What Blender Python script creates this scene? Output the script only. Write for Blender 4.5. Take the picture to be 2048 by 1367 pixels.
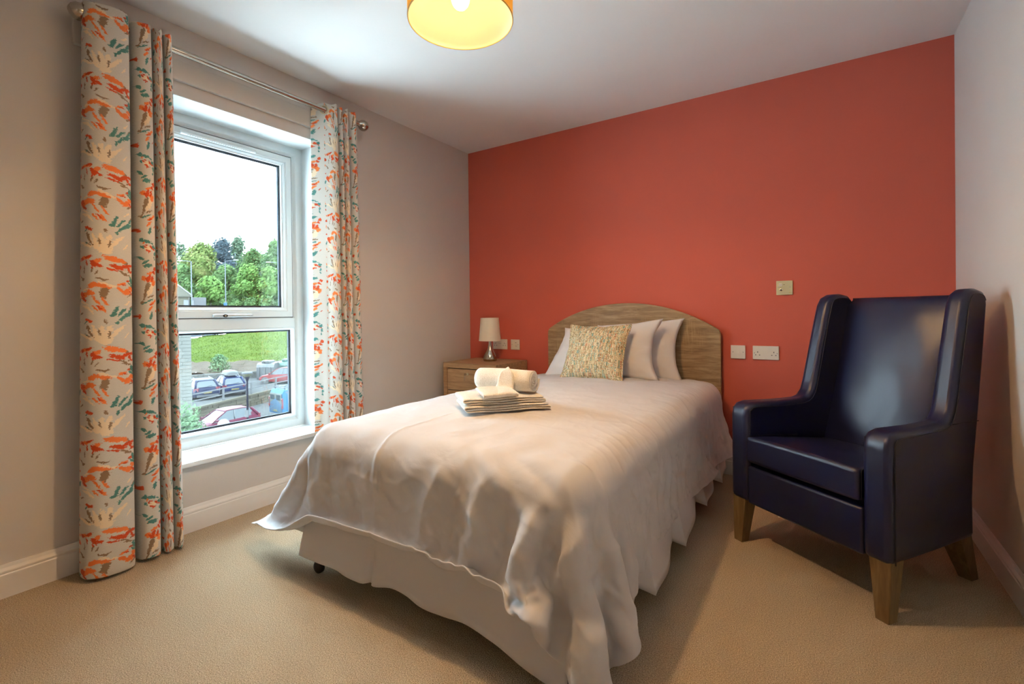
import bpy, bmesh, math, random, zlib, base64
import numpy as np
from mathutils import Vector, Matrix, noise

# ------------------------------------------------------------------ clear
for o in list(bpy.data.objects):
    bpy.data.objects.remove(o)
SC = bpy.context.scene
COL = SC.collection
PI = math.pi

# ------------------------------------------------------------------ camera
FPX, PPY = 949.685, 631.44            # focal length and principal row in pixels of a 2048x1367 frame
CAM = Vector((2.64382, -3.36821, 1.06714))
F = Vector((-0.5458049, 0.8378929, -0.00569997))
R = Vector((0.83788476, 0.54571919, -0.01181953))
U = Vector((0.00679292, 0.01122708, 0.9999139))
cd = bpy.data.cameras.new('camera'); cam = bpy.data.objects.new('camera', cd); COL.objects.link(cam)
cd.sensor_width = 36.0; cd.sensor_fit = 'HORIZONTAL'
cd.lens = FPX / 2048 * 36.0
cd.shift_y = -(683.5 - PPY) / 2048
cd.clip_start = 0.05; cd.clip_end = 600
m = Matrix.Identity(4)
for i in range(3):
    m[i][0] = R[i]; m[i][1] = U[i]; m[i][2] = -F[i]; m[i][3] = CAM[i]
cam.matrix_world = m
SC.camera = cam

# ------------------------------------------------------------------ sky, exposure
SC.view_settings.view_transform = 'Standard'; SC.view_settings.look = 'None'
SC.view_settings.gamma = 1.0; SC.view_settings.use_curve_mapping = False
SC.view_settings.exposure = 0.60
wd = bpy.data.worlds.new('overcast_sky'); SC.world = wd; wd.use_nodes = True
nt = wd.node_tree; nt.nodes.clear()
wo = nt.nodes.new('ShaderNodeOutputWorld'); bg = nt.nodes.new('ShaderNodeBackground')
tc = nt.nodes.new('ShaderNodeTexCoord'); mp = nt.nodes.new('ShaderNodeMapping'); mp.inputs['Scale'].default_value = (1.2, 1.2, 3.0)
ns = nt.nodes.new('ShaderNodeTexNoise'); ns.inputs['Scale'].default_value = 1.6; ns.inputs['Detail'].default_value = 4
rp = nt.nodes.new('ShaderNodeValToRGB')
rp.color_ramp.elements[0].position = 0.3; rp.color_ramp.elements[0].color = (0.62, 0.84, 1.0, 1)
rp.color_ramp.elements[1].position = 0.7; rp.color_ramp.elements[1].color = (0.72, 0.90, 1.0, 1)
nt.links.new(tc.outputs['Generated'], mp.inputs['Vector']); nt.links.new(mp.outputs['Vector'], ns.inputs['Vector'])
nt.links.new(ns.outputs['Fac'], rp.inputs['Fac']); nt.links.new(rp.outputs['Color'], bg.inputs['Color'])
bg.inputs['Strength'].default_value = 17.5
nt.links.new(bg.outputs['Background'], wo.inputs['Surface'])
LAMP_DOWN, LAMP_UP, BULB = 34.0, 85.0, 6.5
LAMP_COL = (1.0, 0.60, 0.27)

# ------------------------------------------------------------------ helpers
def hexlin(h):
    v = [int(h[i:i + 2], 16) / 255 for i in (0, 2, 4)]
    return tuple(c / 12.92 if c <= 0.04045 else ((c + 0.055) / 1.055) ** 2.4 for c in v) + (1.0,)

MATS = {}
def mat(name, col=(0.8, 0.8, 0.8), rough=0.5, metal=0.0, spec=0.5, sheen=0.0, bump=None, vary=None, coat=0.0, emit=None):
    """procedural principled material; bump=(scale, strength, distance), vary=(scale, amount, stretch)"""
    if name in MATS: return MATS[name]
    m = bpy.data.materials.new(name); m.use_nodes = True; MATS[name] = m
    t = m.node_tree; b = t.nodes['Principled BSDF']
    c = hexlin(col) if isinstance(col, str) else tuple(col) + ((1.0,) if len(col) == 3 else ())
    b.inputs['Base Color'].default_value = c
    b.inputs['Roughness'].default_value = rough; b.inputs['Metallic'].default_value = metal
    b.inputs['Specular IOR Level'].default_value = spec
    if sheen: b.inputs['Sheen Weight'].default_value = sheen
    if coat: b.inputs['Coat Weight'].default_value = coat; b.inputs['Coat Roughness'].default_value = 0.08
    if emit: b.inputs['Emission Color'].default_value = tuple(emit[:3]) + (1,); b.inputs['Emission Strength'].default_value = emit[3]
    tcn = t.nodes.new('ShaderNodeTexCoord')
    if vary:
        mpn = t.nodes.new('ShaderNodeMapping')
        if len(vary) > 2: mpn.inputs['Scale'].default_value = vary[2]
        n = t.nodes.new('ShaderNodeTexNoise'); n.inputs['Scale'].default_value = vary[0]; n.inputs['Detail'].default_value = 5
        mx = t.nodes.new('ShaderNodeMix'); mx.data_type = 'RGBA'
        a = vary[1]
        mx.inputs['A'].default_value = tuple(max(0, x * (1 - a)) for x in c[:3]) + (1,)
        mx.inputs['B'].default_value = tuple(min(1, x * (1 + a)) for x in c[:3]) + (1,)
        t.links.new(tcn.outputs['Object'], mpn.inputs['Vector']); t.links.new(mpn.outputs['Vector'], n.inputs['Vector'])
        t.links.new(n.outputs['Fac'], mx.inputs['Factor']); t.links.new(mx.outputs['Result'], b.inputs['Base Color'])
    if bump:
        n = t.nodes.new('ShaderNodeTexNoise'); n.inputs['Scale'].default_value = bump[0]; n.inputs['Detail'].default_value = 6
        bp = t.nodes.new('ShaderNodeBump'); bp.inputs['Strength'].default_value = bump[1]; bp.inputs['Distance'].default_value = bump[2]
        t.links.new(tcn.outputs['Object'], n.inputs['Vector']); t.links.new(n.outputs['Fac'], bp.inputs['Height'])
        t.links.new(bp.outputs['Normal'], b.inputs['Normal'])
    return m

class MB:
    """collects geometry and links it as ONE mesh object"""
    def __init__(s): s.v = []; s.f = []; s.uv = None
    def add(s, verts, faces):
        k = len(s.v); s.v += [tuple(p) for p in verts]; s.f += [tuple(i + k for i in f) for f in faces]; return s
    def box(s, x0, x1, y0, y1, z0, z1):
        return s.add([(x0, y0, z0), (x1, y0, z0), (x1, y1, z0), (x0, y1, z0), (x0, y0, z1), (x1, y0, z1), (x1, y1, z1), (x0, y1, z1)],
                     [(0, 3, 2, 1), (4, 5, 6, 7), (0, 1, 5, 4), (1, 2, 6, 5), (2, 3, 7, 6), (3, 0, 4, 7)])
    def rings(s, rings, cap=True, closed=True):
        """skin a list of equal-length rings"""
        n = len(rings[0]); vs = [p for r in rings for p in r]; fs = []
        for i in range(len(rings) - 1):
            for j in range(n if closed else n - 1):
                k = (j + 1) % n
                fs.append((i * n + j, i * n + k, (i + 1) * n + k, (i + 1) * n + j))
        if cap:
            fs.append(tuple(reversed(range(n)))); fs.append(tuple(range((len(rings) - 1) * n, len(rings) * n)))
        return s.add(vs, fs)
    def lathe(s, prof, c=(0, 0, 0), n=32, axis='z', cap=True):
        rs = []
        for r, h in prof:
            ring = []
            for k in range(n):
                a = 2 * PI * k / n; p, q = r * math.cos(a), r * math.sin(a)
                v = {'z': (p, q, h), 'y': (q, h, p), 'x': (h, p, q)}[axis]
                ring.append((c[0] + v[0], c[1] + v[1], c[2] + v[2]))
            rs.append(ring)
        return s.rings(rs, cap)
    def tube(s, pts, r, n=8, cap=True):
        pts = [Vector(p) for p in pts]; rs = []; up = None
        for i, p in enumerate(pts):
            t = (pts[min(i + 1, len(pts) - 1)] - pts[max(i - 1, 0)]).normalized()
            if up is None: up = Vector((0, 0, 1)) if abs(t.z) < .9 else Vector((1, 0, 0))
            a = t.cross(up).normalized(); b = a.cross(t); up = b
            rr = r[i] if isinstance(r, (list, tuple)) else r
            rs.append([tuple(p + a * (rr * math.cos(2 * PI * k / n)) + b * (rr * math.sin(2 * PI * k / n))) for k in range(n)])
        return s.rings(rs, cap)
    def prism(s, poly, fn0, fn1):
        """polygon poly swept between two maps (2D -> 3D)"""
        return s.rings([[fn0(p) for p in poly], [fn1(p) for p in poly]])
    def frame(s, y0, y1, z0, z1, prof, mapf):
        """mitred rectangular frame; prof = closed list of (inset, depth)"""
        rs = []
        for cy, cz, sy, sz in ((y0, z0, 1, 1), (y1, z0, -1, 1), (y1, z1, -1, -1), (y0, z1, 1, -1)):
            rs.append([mapf(cy + sy * i, cz + sz * i, d) for i, d in prof])
        rs.append(rs[0]); return s.rings(rs, cap=False)
    def build(s, name, m, parent=None, smooth=False, bevel=0, seg=2, subsurf=0, fix=True):
        me = bpy.data.meshes.new(name); me.from_pydata(s.v, [], s.f)
        if fix:
            b = bmesh.new(); b.from_mesh(me); bmesh.ops.remove_doubles(b, verts=b.verts, dist=1e-6)
            bmesh.ops.recalc_face_normals(b, faces=b.faces); b.to_mesh(me); b.free()
        return mkobj(name, me, m, parent, smooth, bevel, seg, subsurf)

def mkobj(name, me, m, parent=None, smooth=False, bevel=0, seg=2, subsurf=0):
    o = bpy.data.objects.new(name, me); COL.objects.link(o)
    if m: me.materials.append(m)
    if parent: o.parent = parent
    if bevel:
        bv = o.modifiers.new('bevel', 'BEVEL'); bv.width = bevel; bv.segments = seg; bv.limit_method = 'ANGLE'; bv.angle_limit = math.radians(40)
        bv.harden_normals = False
    if subsurf:
        sb = o.modifiers.new('sub', 'SUBSURF'); sb.levels = subsurf; sb.render_levels = subsurf
    if smooth is True:
        me.polygons.foreach_set('use_smooth', [True] * len(me.polygons))
    elif smooth:
        me.polygons.foreach_set('use_smooth', [True] * len(me.polygons)); me.set_sharp_from_angle(angle=math.radians(smooth))
    return o

def thing(name, label, cat, loc=(0, 0, 0), rz=0, group=None):
    o = bpy.data.objects.new(name, None); COL.objects.link(o); o.location = loc; o.rotation_euler = (0, 0, rz)
    o.empty_display_size = 0.1
    return tag(o, label, cat, group)
def tag(o, label, cat, group=None):
    o['label'] = label; o['category'] = cat
    if group: o['group'] = group
    return o
def struct(o, label=None):
    o['kind'] = 'structure'
    if label: o['label'] = label
    return o
def gridmesh(name, fn, nu, nv, m, parent=None, smooth=True, closed=False, uvf=None, subsurf=0):
    """fn(i,j)->xyz on (nu x nv) points"""
    vs = [fn(i, j) for i in range(nu) for j in range(nv)]; fs = []
    for i in range(nu - 1 + (1 if closed else 0)):
        for j in range(nv - 1):
            a = (i % nu) * nv + j; b = ((i + 1) % nu) * nv + j
            fs.append((a, b, b + 1, a + 1))
    me = bpy.data.meshes.new(name); me.from_pydata(vs, [], fs)
    if uvf:
        uvl = me.uv_layers.new(name='uv'); vi = np.zeros(len(me.loops), int); me.loops.foreach_get('vertex_index', vi)
        uvs = np.array([uvf(k // nv, k % nv) for k in range(len(vs))], dtype=np.float32)
        uvl.data.foreach_set('uv', uvs[vi].ravel())
    return mkobj(name, me, m, parent, smooth, subsurf=subsurf)
def catmull(pts, n):
    """smooth open curve through pts, n samples per span"""
    P = [Vector(p) for p in pts]; P = [2 * P[0] - P[1]] + P + [2 * P[-1] - P[-2]]; out = []
    for i in range(1, len(P) - 2):
        for k in range(n):
            t = k / n
            out.append(0.5 * ((2 * P[i]) + (P[i + 1] - P[i - 1]) * t + (2 * P[i - 1] - 5 * P[i] + 4 * P[i + 1] - P[i + 2]) * t * t
                              + (3 * P[i] - P[i - 1] - 3 * P[i + 1] + P[i + 2]) * t ** 3))
    out.append(P[-2]); return out
def sstep(a, b, x):
    t = min(1, max(0, (x - a) / (b - a))); return t * t * (3 - 2 * t)
def nz(x, y=0, z=0): return noise.noise(Vector((x, y, z)))
# ------------------------------------------------------------------ special materials
def newmat(name):
    m = bpy.data.materials.new(name); m.use_nodes = True; MATS[name] = m
    return m, m.node_tree, m.node_tree.nodes['Principled BSDF']
def N(t, kind, **kw):
    n = t.nodes.new('ShaderNode' + kind)
    for k, v in kw.items():
        if k[0] == '_': setattr(n, k[1:], v)
        else: n.inputs[k].default_value = v
    return n
def ramp(t, stops, interp='LINEAR'):
    r = t.nodes.new('ShaderNodeValToRGB'); e = r.color_ramp; e.interpolation = interp
    while len(e.elements) < len(stops): e.elements.new(0.5)
    for el, (p, c) in zip(e.elements, stops):
        el.position = p; el.color = hexlin(c) if isinstance(c, str) else tuple(c) + (1,)
    return r

def carpet_mat():
    m, t, b = newmat('carpet'); L = t.links.new
    tc = N(t, 'TexCoord'); n1 = N(t, 'TexNoise', Scale=300.0, Detail=3.0); n2 = N(t, 'TexNoise', Scale=2.2, Detail=4.0); n3 = N(t, 'TexVoronoi', Scale=330.0)
    for n in (n1, n2, n3): L(tc.outputs['Object'], n.inputs['Vector'])
    r1 = ramp(t, [(0.32, (0.29, 0.21, 0.125)), (0.68, (0.78, 0.64, 0.45))]); L(n1.outputs['Fac'], r1.inputs['Fac'])
    mx = N(t, 'Mix', _data_type='RGBA', _blend_type='MULTIPLY'); mx.inputs['Factor'].default_value = 0.35
    r2 = ramp(t, [(0.3, (0.75, 0.75, 0.75)), (0.7, (1, 1, 1))]); L(n2.outputs['Fac'], r2.inputs['Fac'])
    L(r1.outputs['Color'], mx.inputs['A']); L(r2.outputs['Color'], mx.inputs['B']); L(mx.outputs['Result'], b.inputs['Base Color'])
    b.inputs['Roughness'].default_value = 1; b.inputs['Specular IOR Level'].default_value = 0.05; b.inputs['Sheen Weight'].default_value = 0.15
    bp = N(t, 'Bump', Strength=0.9, Distance=0.004); L(n3.outputs['Distance'], bp.inputs['Height']); L(bp.outputs['Normal'], b.inputs['Normal'])
    return m
def wall_mat(name, col, tex=0.12):
    m, t, b = newmat(name); L = t.links.new
    tc = N(t, 'TexCoord'); n1 = N(t, 'TexNoise', Scale=190.0, Detail=4.0); n2 = N(t, 'TexNoise', Scale=1.3, Detail=3.0)
    L(tc.outputs['Object'], n1.inputs['Vector']); L(tc.outputs['Object'], n2.inputs['Vector'])
    r = ramp(t, [(0.3, tuple(c * 0.97 for c in col)), (0.7, tuple(c * 1.02 for c in col))]); L(n2.outputs['Fac'], r.inputs['Fac']); L(r.outputs['Color'], b.inputs['Base Color'])
    b.inputs['Roughness'].default_value = 0.75; b.inputs['Specular IOR Level'].default_value = 0.25
    bp = N(t, 'Bump', Strength=tex, Distance=0.002); L(n1.outputs['Fac'], bp.inputs['Height']); L(bp.outputs['Normal'], b.inputs['Normal'])
    return m
def wood_mat(name, dark, mid, light, stretch, saw=0.0, rough=0.5):
    """grain runs along the axis with the small stretch value"""
    m, t, b = newmat(name); L = t.links.new
    tc = N(t, 'TexCoord'); mp = N(t, 'Mapping'); mp.inputs['Scale'].default_value = stretch; L(tc.outputs['Object'], mp.inputs['Vector'])
    n1 = N(t, 'TexNoise', Scale=5.0, Detail=8.0, Roughness=0.65, Distortion=0.6); L(mp.outputs['Vector'], n1.inputs['Vector'])
    r = ramp(t, [(0.28, dark), (0.5, mid), (0.72, light)]); L(n1.outputs['Fac'], r.inputs['Fac'])
    out = r.outputs['Color']
    if saw:
        mp2 = N(t, 'Mapping'); mp2.inputs['Scale'].default_value = (170, 20, 8); L(tc.outputs['Object'], mp2.inputs['Vector'])
        n2 = N(t, 'TexNoise', Scale=1.0, Detail=2.0); L(mp2.outputs['Vector'], n2.inputs['Vector'])
        n3 = N(t, 'TexNoise', Scale=5.0, Detail=2.0); L(tc.outputs['Object'], n3.inputs['Vector'])
        r3 = ramp(t, [(0.5, (0, 0, 0)), (0.66, (1, 1, 1))]); L(n3.outputs['Fac'], r3.inputs['Fac'])
        r2 = ramp(t, [(0.45, (0, 0, 0)), (0.62, (1, 1, 1))]); L(n2.outputs['Fac'], r2.inputs['Fac'])
        mu = N(t, 'Math', _operation='MULTIPLY'); L(r2.outputs['Color'], mu.inputs[0]); L(r3.outputs['Color'], mu.inputs[1])
        mu2 = N(t, 'Math', _operation='MULTIPLY'); L(mu.outputs[0], mu2.inputs[0]); mu2.inputs[1].default_value = saw
        mx = N(t, 'Mix', _data_type='RGBA'); L(mu2.outputs[0], mx.inputs['Factor']); L(out, mx.inputs['A']); mx.inputs['B'].default_value = hexlin(light) if isinstance(light, str) else light + (1,)
        out = mx.outputs['Result']
    L(out, b.inputs['Base Color']); b.inputs['Roughness'].default_value = rough; b.inputs['Specular IOR Level'].default_value = 0.4
    bp = N(t, 'Bump', Strength=0.15, Distance=0.002); L(n1.outputs['Fac'], bp.inputs['Height']); L(bp.outputs['Normal'], b.inputs['Normal'])
    return m
def glass_mat():
    m = bpy.data.materials.new('window_glass'); m.use_nodes = True; t = m.node_tree; t.nodes.clear(); L = t.links.new
    o = N(t, 'OutputMaterial'); tr = N(t, 'BsdfTransparent'); tr.inputs['Color'].default_value = (0.985, 0.992, 0.99, 1)
    gl = N(t, 'BsdfGlossy'); gl.inputs['Roughness'].default_value = 0.0
    lw = N(t, 'LayerWeight'); pw = N(t, 'Math', _operation='POWER'); pw.inputs[1].default_value = 5.0; L(lw.outputs['Facing'], pw.inputs[0])
    ma = N(t, 'Math', _operation='MULTIPLY_ADD'); ma.inputs[1].default_value = 0.96; ma.inputs[2].default_value = 0.04; L(pw.outputs[0], ma.inputs[0])   # reflectance of a glass face
    mx = N(t, 'MixShader'); L(ma.outputs[0], mx.inputs[0]); L(tr.outputs[0], mx.inputs[1]); L(gl.outputs[0], mx.inputs[2]); L(mx.outputs[0], o.inputs[0])
    MATS['window_glass'] = m; return m
def leather_mat():
    m, t, b = newmat('navy_leather'); L = t.links.new
    tc = N(t, 'TexCoord'); v = N(t, 'TexVoronoi', Scale=260.0, _feature='DISTANCE_TO_EDGE'); n = N(t, 'TexNoise', Scale=9.0, Detail=7.0, Roughness=0.6); n2 = N(t, 'TexNoise', Scale=3.0, Detail=3.0)
    for k in (v, n, n2): L(tc.outputs['Object'], k.inputs['Vector'])
    r = ramp(t, [(0.3, (0.0045, 0.0062, 0.031)), (0.7, (0.0068, 0.0090, 0.042))]); L(n2.outputs['Fac'], r.inputs['Fac']); L(r.outputs['Color'], b.inputs['Base Color'])
    b.inputs['Roughness'].default_value = 0.36; b.inputs['Specular IOR Level'].default_value = 0.55
    b1 = N(t, 'Bump', Strength=0.20, Distance=0.004); L(n.outputs['Fac'], b1.inputs['Height'])
    b2 = N(t, 'Bump', Strength=0.16, Distance=0.001); L(v.outputs['Distance'], b2.inputs['Height']); L(b1.outputs['Normal'], b2.inputs['Normal'])
    L(b2.outputs['Normal'], b.inputs['Normal']); return m
def cotton_mat(name, col, scale=7.0, st=0.25, dist=0.02, transl=0.0):
    m, t, b = newmat(name); L = t.links.new
    tc = N(t, 'TexCoord'); n = N(t, 'TexNoise', Scale=scale, Detail=6.0, Roughness=0.55, Distortion=0.8); L(tc.outputs['Object'], n.inputs['Vector'])
    w = N(t, 'TexNoise', Scale=900.0, Detail=1.0); L(tc.outputs['Object'], w.inputs['Vector'])
    b.inputs['Base Color'].default_value = tuple(col) + (1,)
    b.inputs['Roughness'].default_value = 0.85; b.inputs['Specular IOR Level'].default_value = 0.2; b.inputs['Sheen Weight'].default_value = 0.15
    b1 = N(t, 'Bump', Strength=st, Distance=dist); L(n.outputs['Fac'], b1.inputs['Height'])
    b2 = N(t, 'Bump', Strength=0.15, Distance=0.0008); L(w.outputs['Fac'], b2.inputs['Height']); L(b1.outputs['Normal'], b2.inputs['Normal']); L(b2.outputs['Normal'], b.inputs['Normal'])
    if transl:
        tr = N(t, 'BsdfTranslucent'); tr.inputs['Color'].default_value = tuple(col) + (1,)
        mx = N(t, 'MixShader'); mx.inputs[0].default_value = transl; o = t.nodes['Material Output']
        L(b.outputs[0], mx.inputs[1]); L(tr.outputs[0], mx.inputs[2]); L(mx.outputs[0], o.inputs[0])
    return m
def towel_mat():
    m, t, b = newmat('towelling'); L = t.links.new
    tc = N(t, 'TexCoord'); n = N(t, 'TexNoise', Scale=260.0, Detail=3.0); L(tc.outputs['Object'], n.inputs['Vector'])
    r = ramp(t, [(0.3, (0.74, 0.69, 0.60)), (0.7, (0.92, 0.88, 0.81))]); L(n.outputs['Fac'], r.inputs['Fac']); L(r.outputs['Color'], b.inputs['Base Color'])
    b.inputs['Roughness'].default_value = 1; b.inputs['Specular IOR Level'].default_value = 0.05; b.inputs['Sheen Weight'].default_value = 0.3
    bp = N(t, 'Bump', Strength=0.8, Distance=0.004); L(n.outputs['Fac'], bp.inputs['Height']); L(bp.outputs['Normal'], b.inputs['Normal']); return m
def tweed_mat():
    m, t, b = newmat('tweed'); L = t.links.new
    tc = N(t, 'TexCoord')
    def cells(sx, sy, seed):
        mp = N(t, 'Mapping'); mp.inputs['Scale'].default_value = (sx, sy, 1); L(tc.outputs['UV'], mp.inputs['Vector'])
        fl = N(t, 'VectorMath', _operation='FLOOR'); L(mp.outputs['Vector'], fl.inputs[0])
        ad = N(t, 'VectorMath', _operation='ADD'); ad.inputs[1].default_value = (seed, seed * 2, 0); L(fl.outputs[0], ad.inputs[0])
        w = N(t, 'TexWhiteNoise', _noise_dimensions='3D'); L(ad.outputs[0], w.inputs['Vector']); return w.outputs['Value']
    r1 = ramp(t, [(0, '8A7858'), (0.12, 'C4B28C'), (0.40, 'DDCFAE'), (0.60, 'B8A680'), (0.70, '7C9F94'), (0.80, 'C79A74'), (0.89, 'C4876C'), (0.94, 'A0AA9C')], 'CONSTANT')
    r2 = ramp(t, [(0, '8F7E60'), (0.18, 'CDBD96'), (0.55, 'E0D3B4'), (0.80, '88AAA0'), (0.88, 'CF9E7C')], 'CONSTANT')
    L(cells(92, 15, 3.0), r1.inputs['Fac']); L(cells(30, 84, 9.0), r2.inputs['Fac'])
    ck = N(t, 'TexWhiteNoise', _noise_dimensions='3D'); mp = N(t, 'Mapping'); mp.inputs['Scale'].default_value = (78, 84, 1); L(tc.outputs['UV'], mp.inputs['Vector'])
    fl = N(t, 'VectorMath', _operation='FLOOR'); L(mp.outputs['Vector'], fl.inputs[0]); L(fl.outputs[0], ck.inputs['Vector'])
    gt = N(t, 'Math', _operation='GREATER_THAN'); gt.inputs[1].default_value = 0.72; L(ck.outputs['Value'], gt.inputs[0])
    mx = N(t, 'Mix', _data_type='RGBA'); L(gt.outputs[0], mx.inputs['Factor']); L(r1.outputs['Color'], mx.inputs['A']); L(r2.outputs['Color'], mx.inputs['B'])
    L(mx.outputs['Result'], b.inputs['Base Color']); b.inputs['Roughness'].default_value = 0.95; b.inputs['Specular IOR Level'].default_value = 0.1
    bp = N(t, 'Bump', Strength=0.5, Distance=0.002); L(ck.outputs['Value'], bp.inputs['Height']); L(bp.outputs['Normal'], b.inputs['Normal']); return m

# brush strokes of the curtain print: (x, y, half length, half width, angle) in thousandths, y downwards; repeat 850 x 1115
TW, TH = 0.850, 1.115
ST = {
 'E8D6B8': [(170, 330, 70, 14, 62), (215, 330, 85, 16, 74), (262, 345, 95, 22, 86), (300, 330, 85, 18, 100), (340, 350, 80, 17, 118), (375, 300, 60, 12, 125), (285, 435, 45, 40, 90),
            (215, 400, 60, 17, 50), (130, 385, 60, 16, 25), (80, 360, 50, 12, 15), (270, 845, 40, 17, 30), (325, 880, 34, 13, 15), (90, 1120, 60, 15, 35), (150, 1150, 70, 12, 50), (60, 1000, 45, 14, 20),
            (430, 380, 40, 7, 120), (110, 1090, 55, 9, 25), (120, 920, 34, 11, -25), (440, 1090, 38, 9, -50), (700, 905, 52, 26, 100), (665, 950, 40, 17, 80), (715, 850, 30, 18, 60), (672, 365, 34, 30, 0), (690, 110, 26, 9, 50)],
 '8C7760': [(145, 270, 34, 17, 70), (165, 330, 60, 11, 60), (140, 365, 40, 7, 35), (247, 330, 40, 8, 82), (310, 360, 44, 7, 95), (285, 195, 26, 9, 80), (100, 680, 44, 6, 90), (185, 690, 32, 9, 105), (225, 715, 30, 7, 120),
            (60, 780, 34, 8, 40), (80, 800, 16, 14, 0), (255, 790, 36, 10, 25), (290, 800, 24, 9, -30), (280, 950, 60, 25, 95), (268, 1000, 36, 20, 70), (400, 705, 44, 10, 35), (430, 735, 38, 9, 15), (460, 690, 24, 8, -40),
            (475, 980, 40, 9, -40), (60, 100, 30, 8, -30), (660, 870, 60, 25, 105), (635, 950, 66, 16, 100), (620, 1020, 55, 9, 110), (680, 1000, 30, 9, -35), (715, 990, 24, 8, -30), (425, 580, 40, 14, 50), (600, 1075, 22, 14, 0), (480, 30, 50, 12, -60)],
 'E57F45': [(330, 540, 62, 30, 25), (390, 560, 40, 24, 30), (110, 540, 60, 18, -8), (225, 575, 34, 22, -30), (190, 870, 52, 28, -25), (260, 875, 60, 20, 20), (170, 960, 46, 26, 30), (110, 985, 60, 30, -30), (390, 930, 60, 17, 50),
            (440, 945, 42, 30, -50), (390, 850, 36, 13, -20), (220, 1050, 62, 11, 60), (290, 1090, 80, 9, 70), (205, 25, 60, 9, 55), (270, 40, 50, 9, 68), (265, 1170, 34, 10, 50), (480, 900, 34, 20, 40),
            (625, 760, 32, 30, 80), (720, 790, 44, 22, 20), (735, 830, 26, 20, 70), (690, 690, 36, 16, -25), (625, 285, 30, 10, 110), (650, 588, 34, 14, -15), (715, 1085, 52, 15, -38), (740, 1060, 30, 12, -50), (690, 40, 40, 14, -50), (20, 60, 26, 9, 70), (25, 560, 20, 9, 40), (8, 330, 22, 8, 70), (15, 760, 26, 9, 90)],
 'C9502A': [(150, 525, 40, 14, -20), (70, 555, 24, 17, 20), (130, 600, 36, 8, 80), (200, 610, 46, 22, 60), (240, 625, 34, 15, 40), (190, 650, 24, 7, 105), (360, 640, 60, 22, 30), (420, 625, 42, 20, -30), (330, 675, 40, 10, 25), (455, 650, 34, 12, 75), (470, 610, 22, 16, 0), (480, 690, 14, 14, 0), (20, 650, 22, 26, 0),
            (70, 985, 34, 30, 50), (95, 1040, 36, 15, 40), (455, 805, 24, 13, -15), (240, 1130, 44, 8, 55), (130, 175, 22, 17, 0), (165, 190, 24, 17, 20), (480, 960, 30, 8, 60), (410, 860, 24, 8, 10),
            (675, 760, 52, 20, -70), (720, 760, 40, 14, 100), (650, 780, 30, 13, 60), (740, 680, 26, 14, 60), (760, 630, 26, 22, 90), (640, 345, 22, 9, 30), (675, 395, 34, 10, 20), (715, 350, 24, 14, 60), (745, 375, 20, 10, 30), (655, 325, 16, 9, 0), (690, 410, 22, 8, -40), (650, 592, 22, 9, -15), (695, 1110, 46, 9, -45), (760, 75, 20, 6, -55), (575, 140, 14, 24, 0), (10, 450, 16, 8, 60), (12, 200, 14, 8, 20), (20, 900, 16, 12, 0)],
 '4F8580': [(345, 70, 60, 14, 105), (330, 120, 24, 15, 130), (385, 90, 52, 11, 118), (405, 70, 44, 9, 130), (440, 120, 50, 22, -35), (395, 160, 44, 14, -55), (358, 215, 26, 10, 100), (470, 60, 50, 12, 120), (120, 205, 24, 6, 130), (480, 800, 44, 17, 80), (470, 850, 40, 9, 50), (15, 1060, 34, 15, -70), (130, 360, 6, 6, 0),
            (600, 262, 26, 24, 60), (668, 275, 46, 20, 12), (725, 298, 18, 9, 20), (605, 350, 20, 15, 50), (750, 345, 24, 20, 60), (760, 430, 30, 12, 90), (598, 500, 30, 18, 40), (640, 545, 44, 14, -30), (670, 590, 48, 24, -12), (700, 130, 46, 16, 105), (660, 1060, 70, 9, -28), (755, 490, 20, 9, 80), (10, 380, 20, 10, 80)],
}
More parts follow.
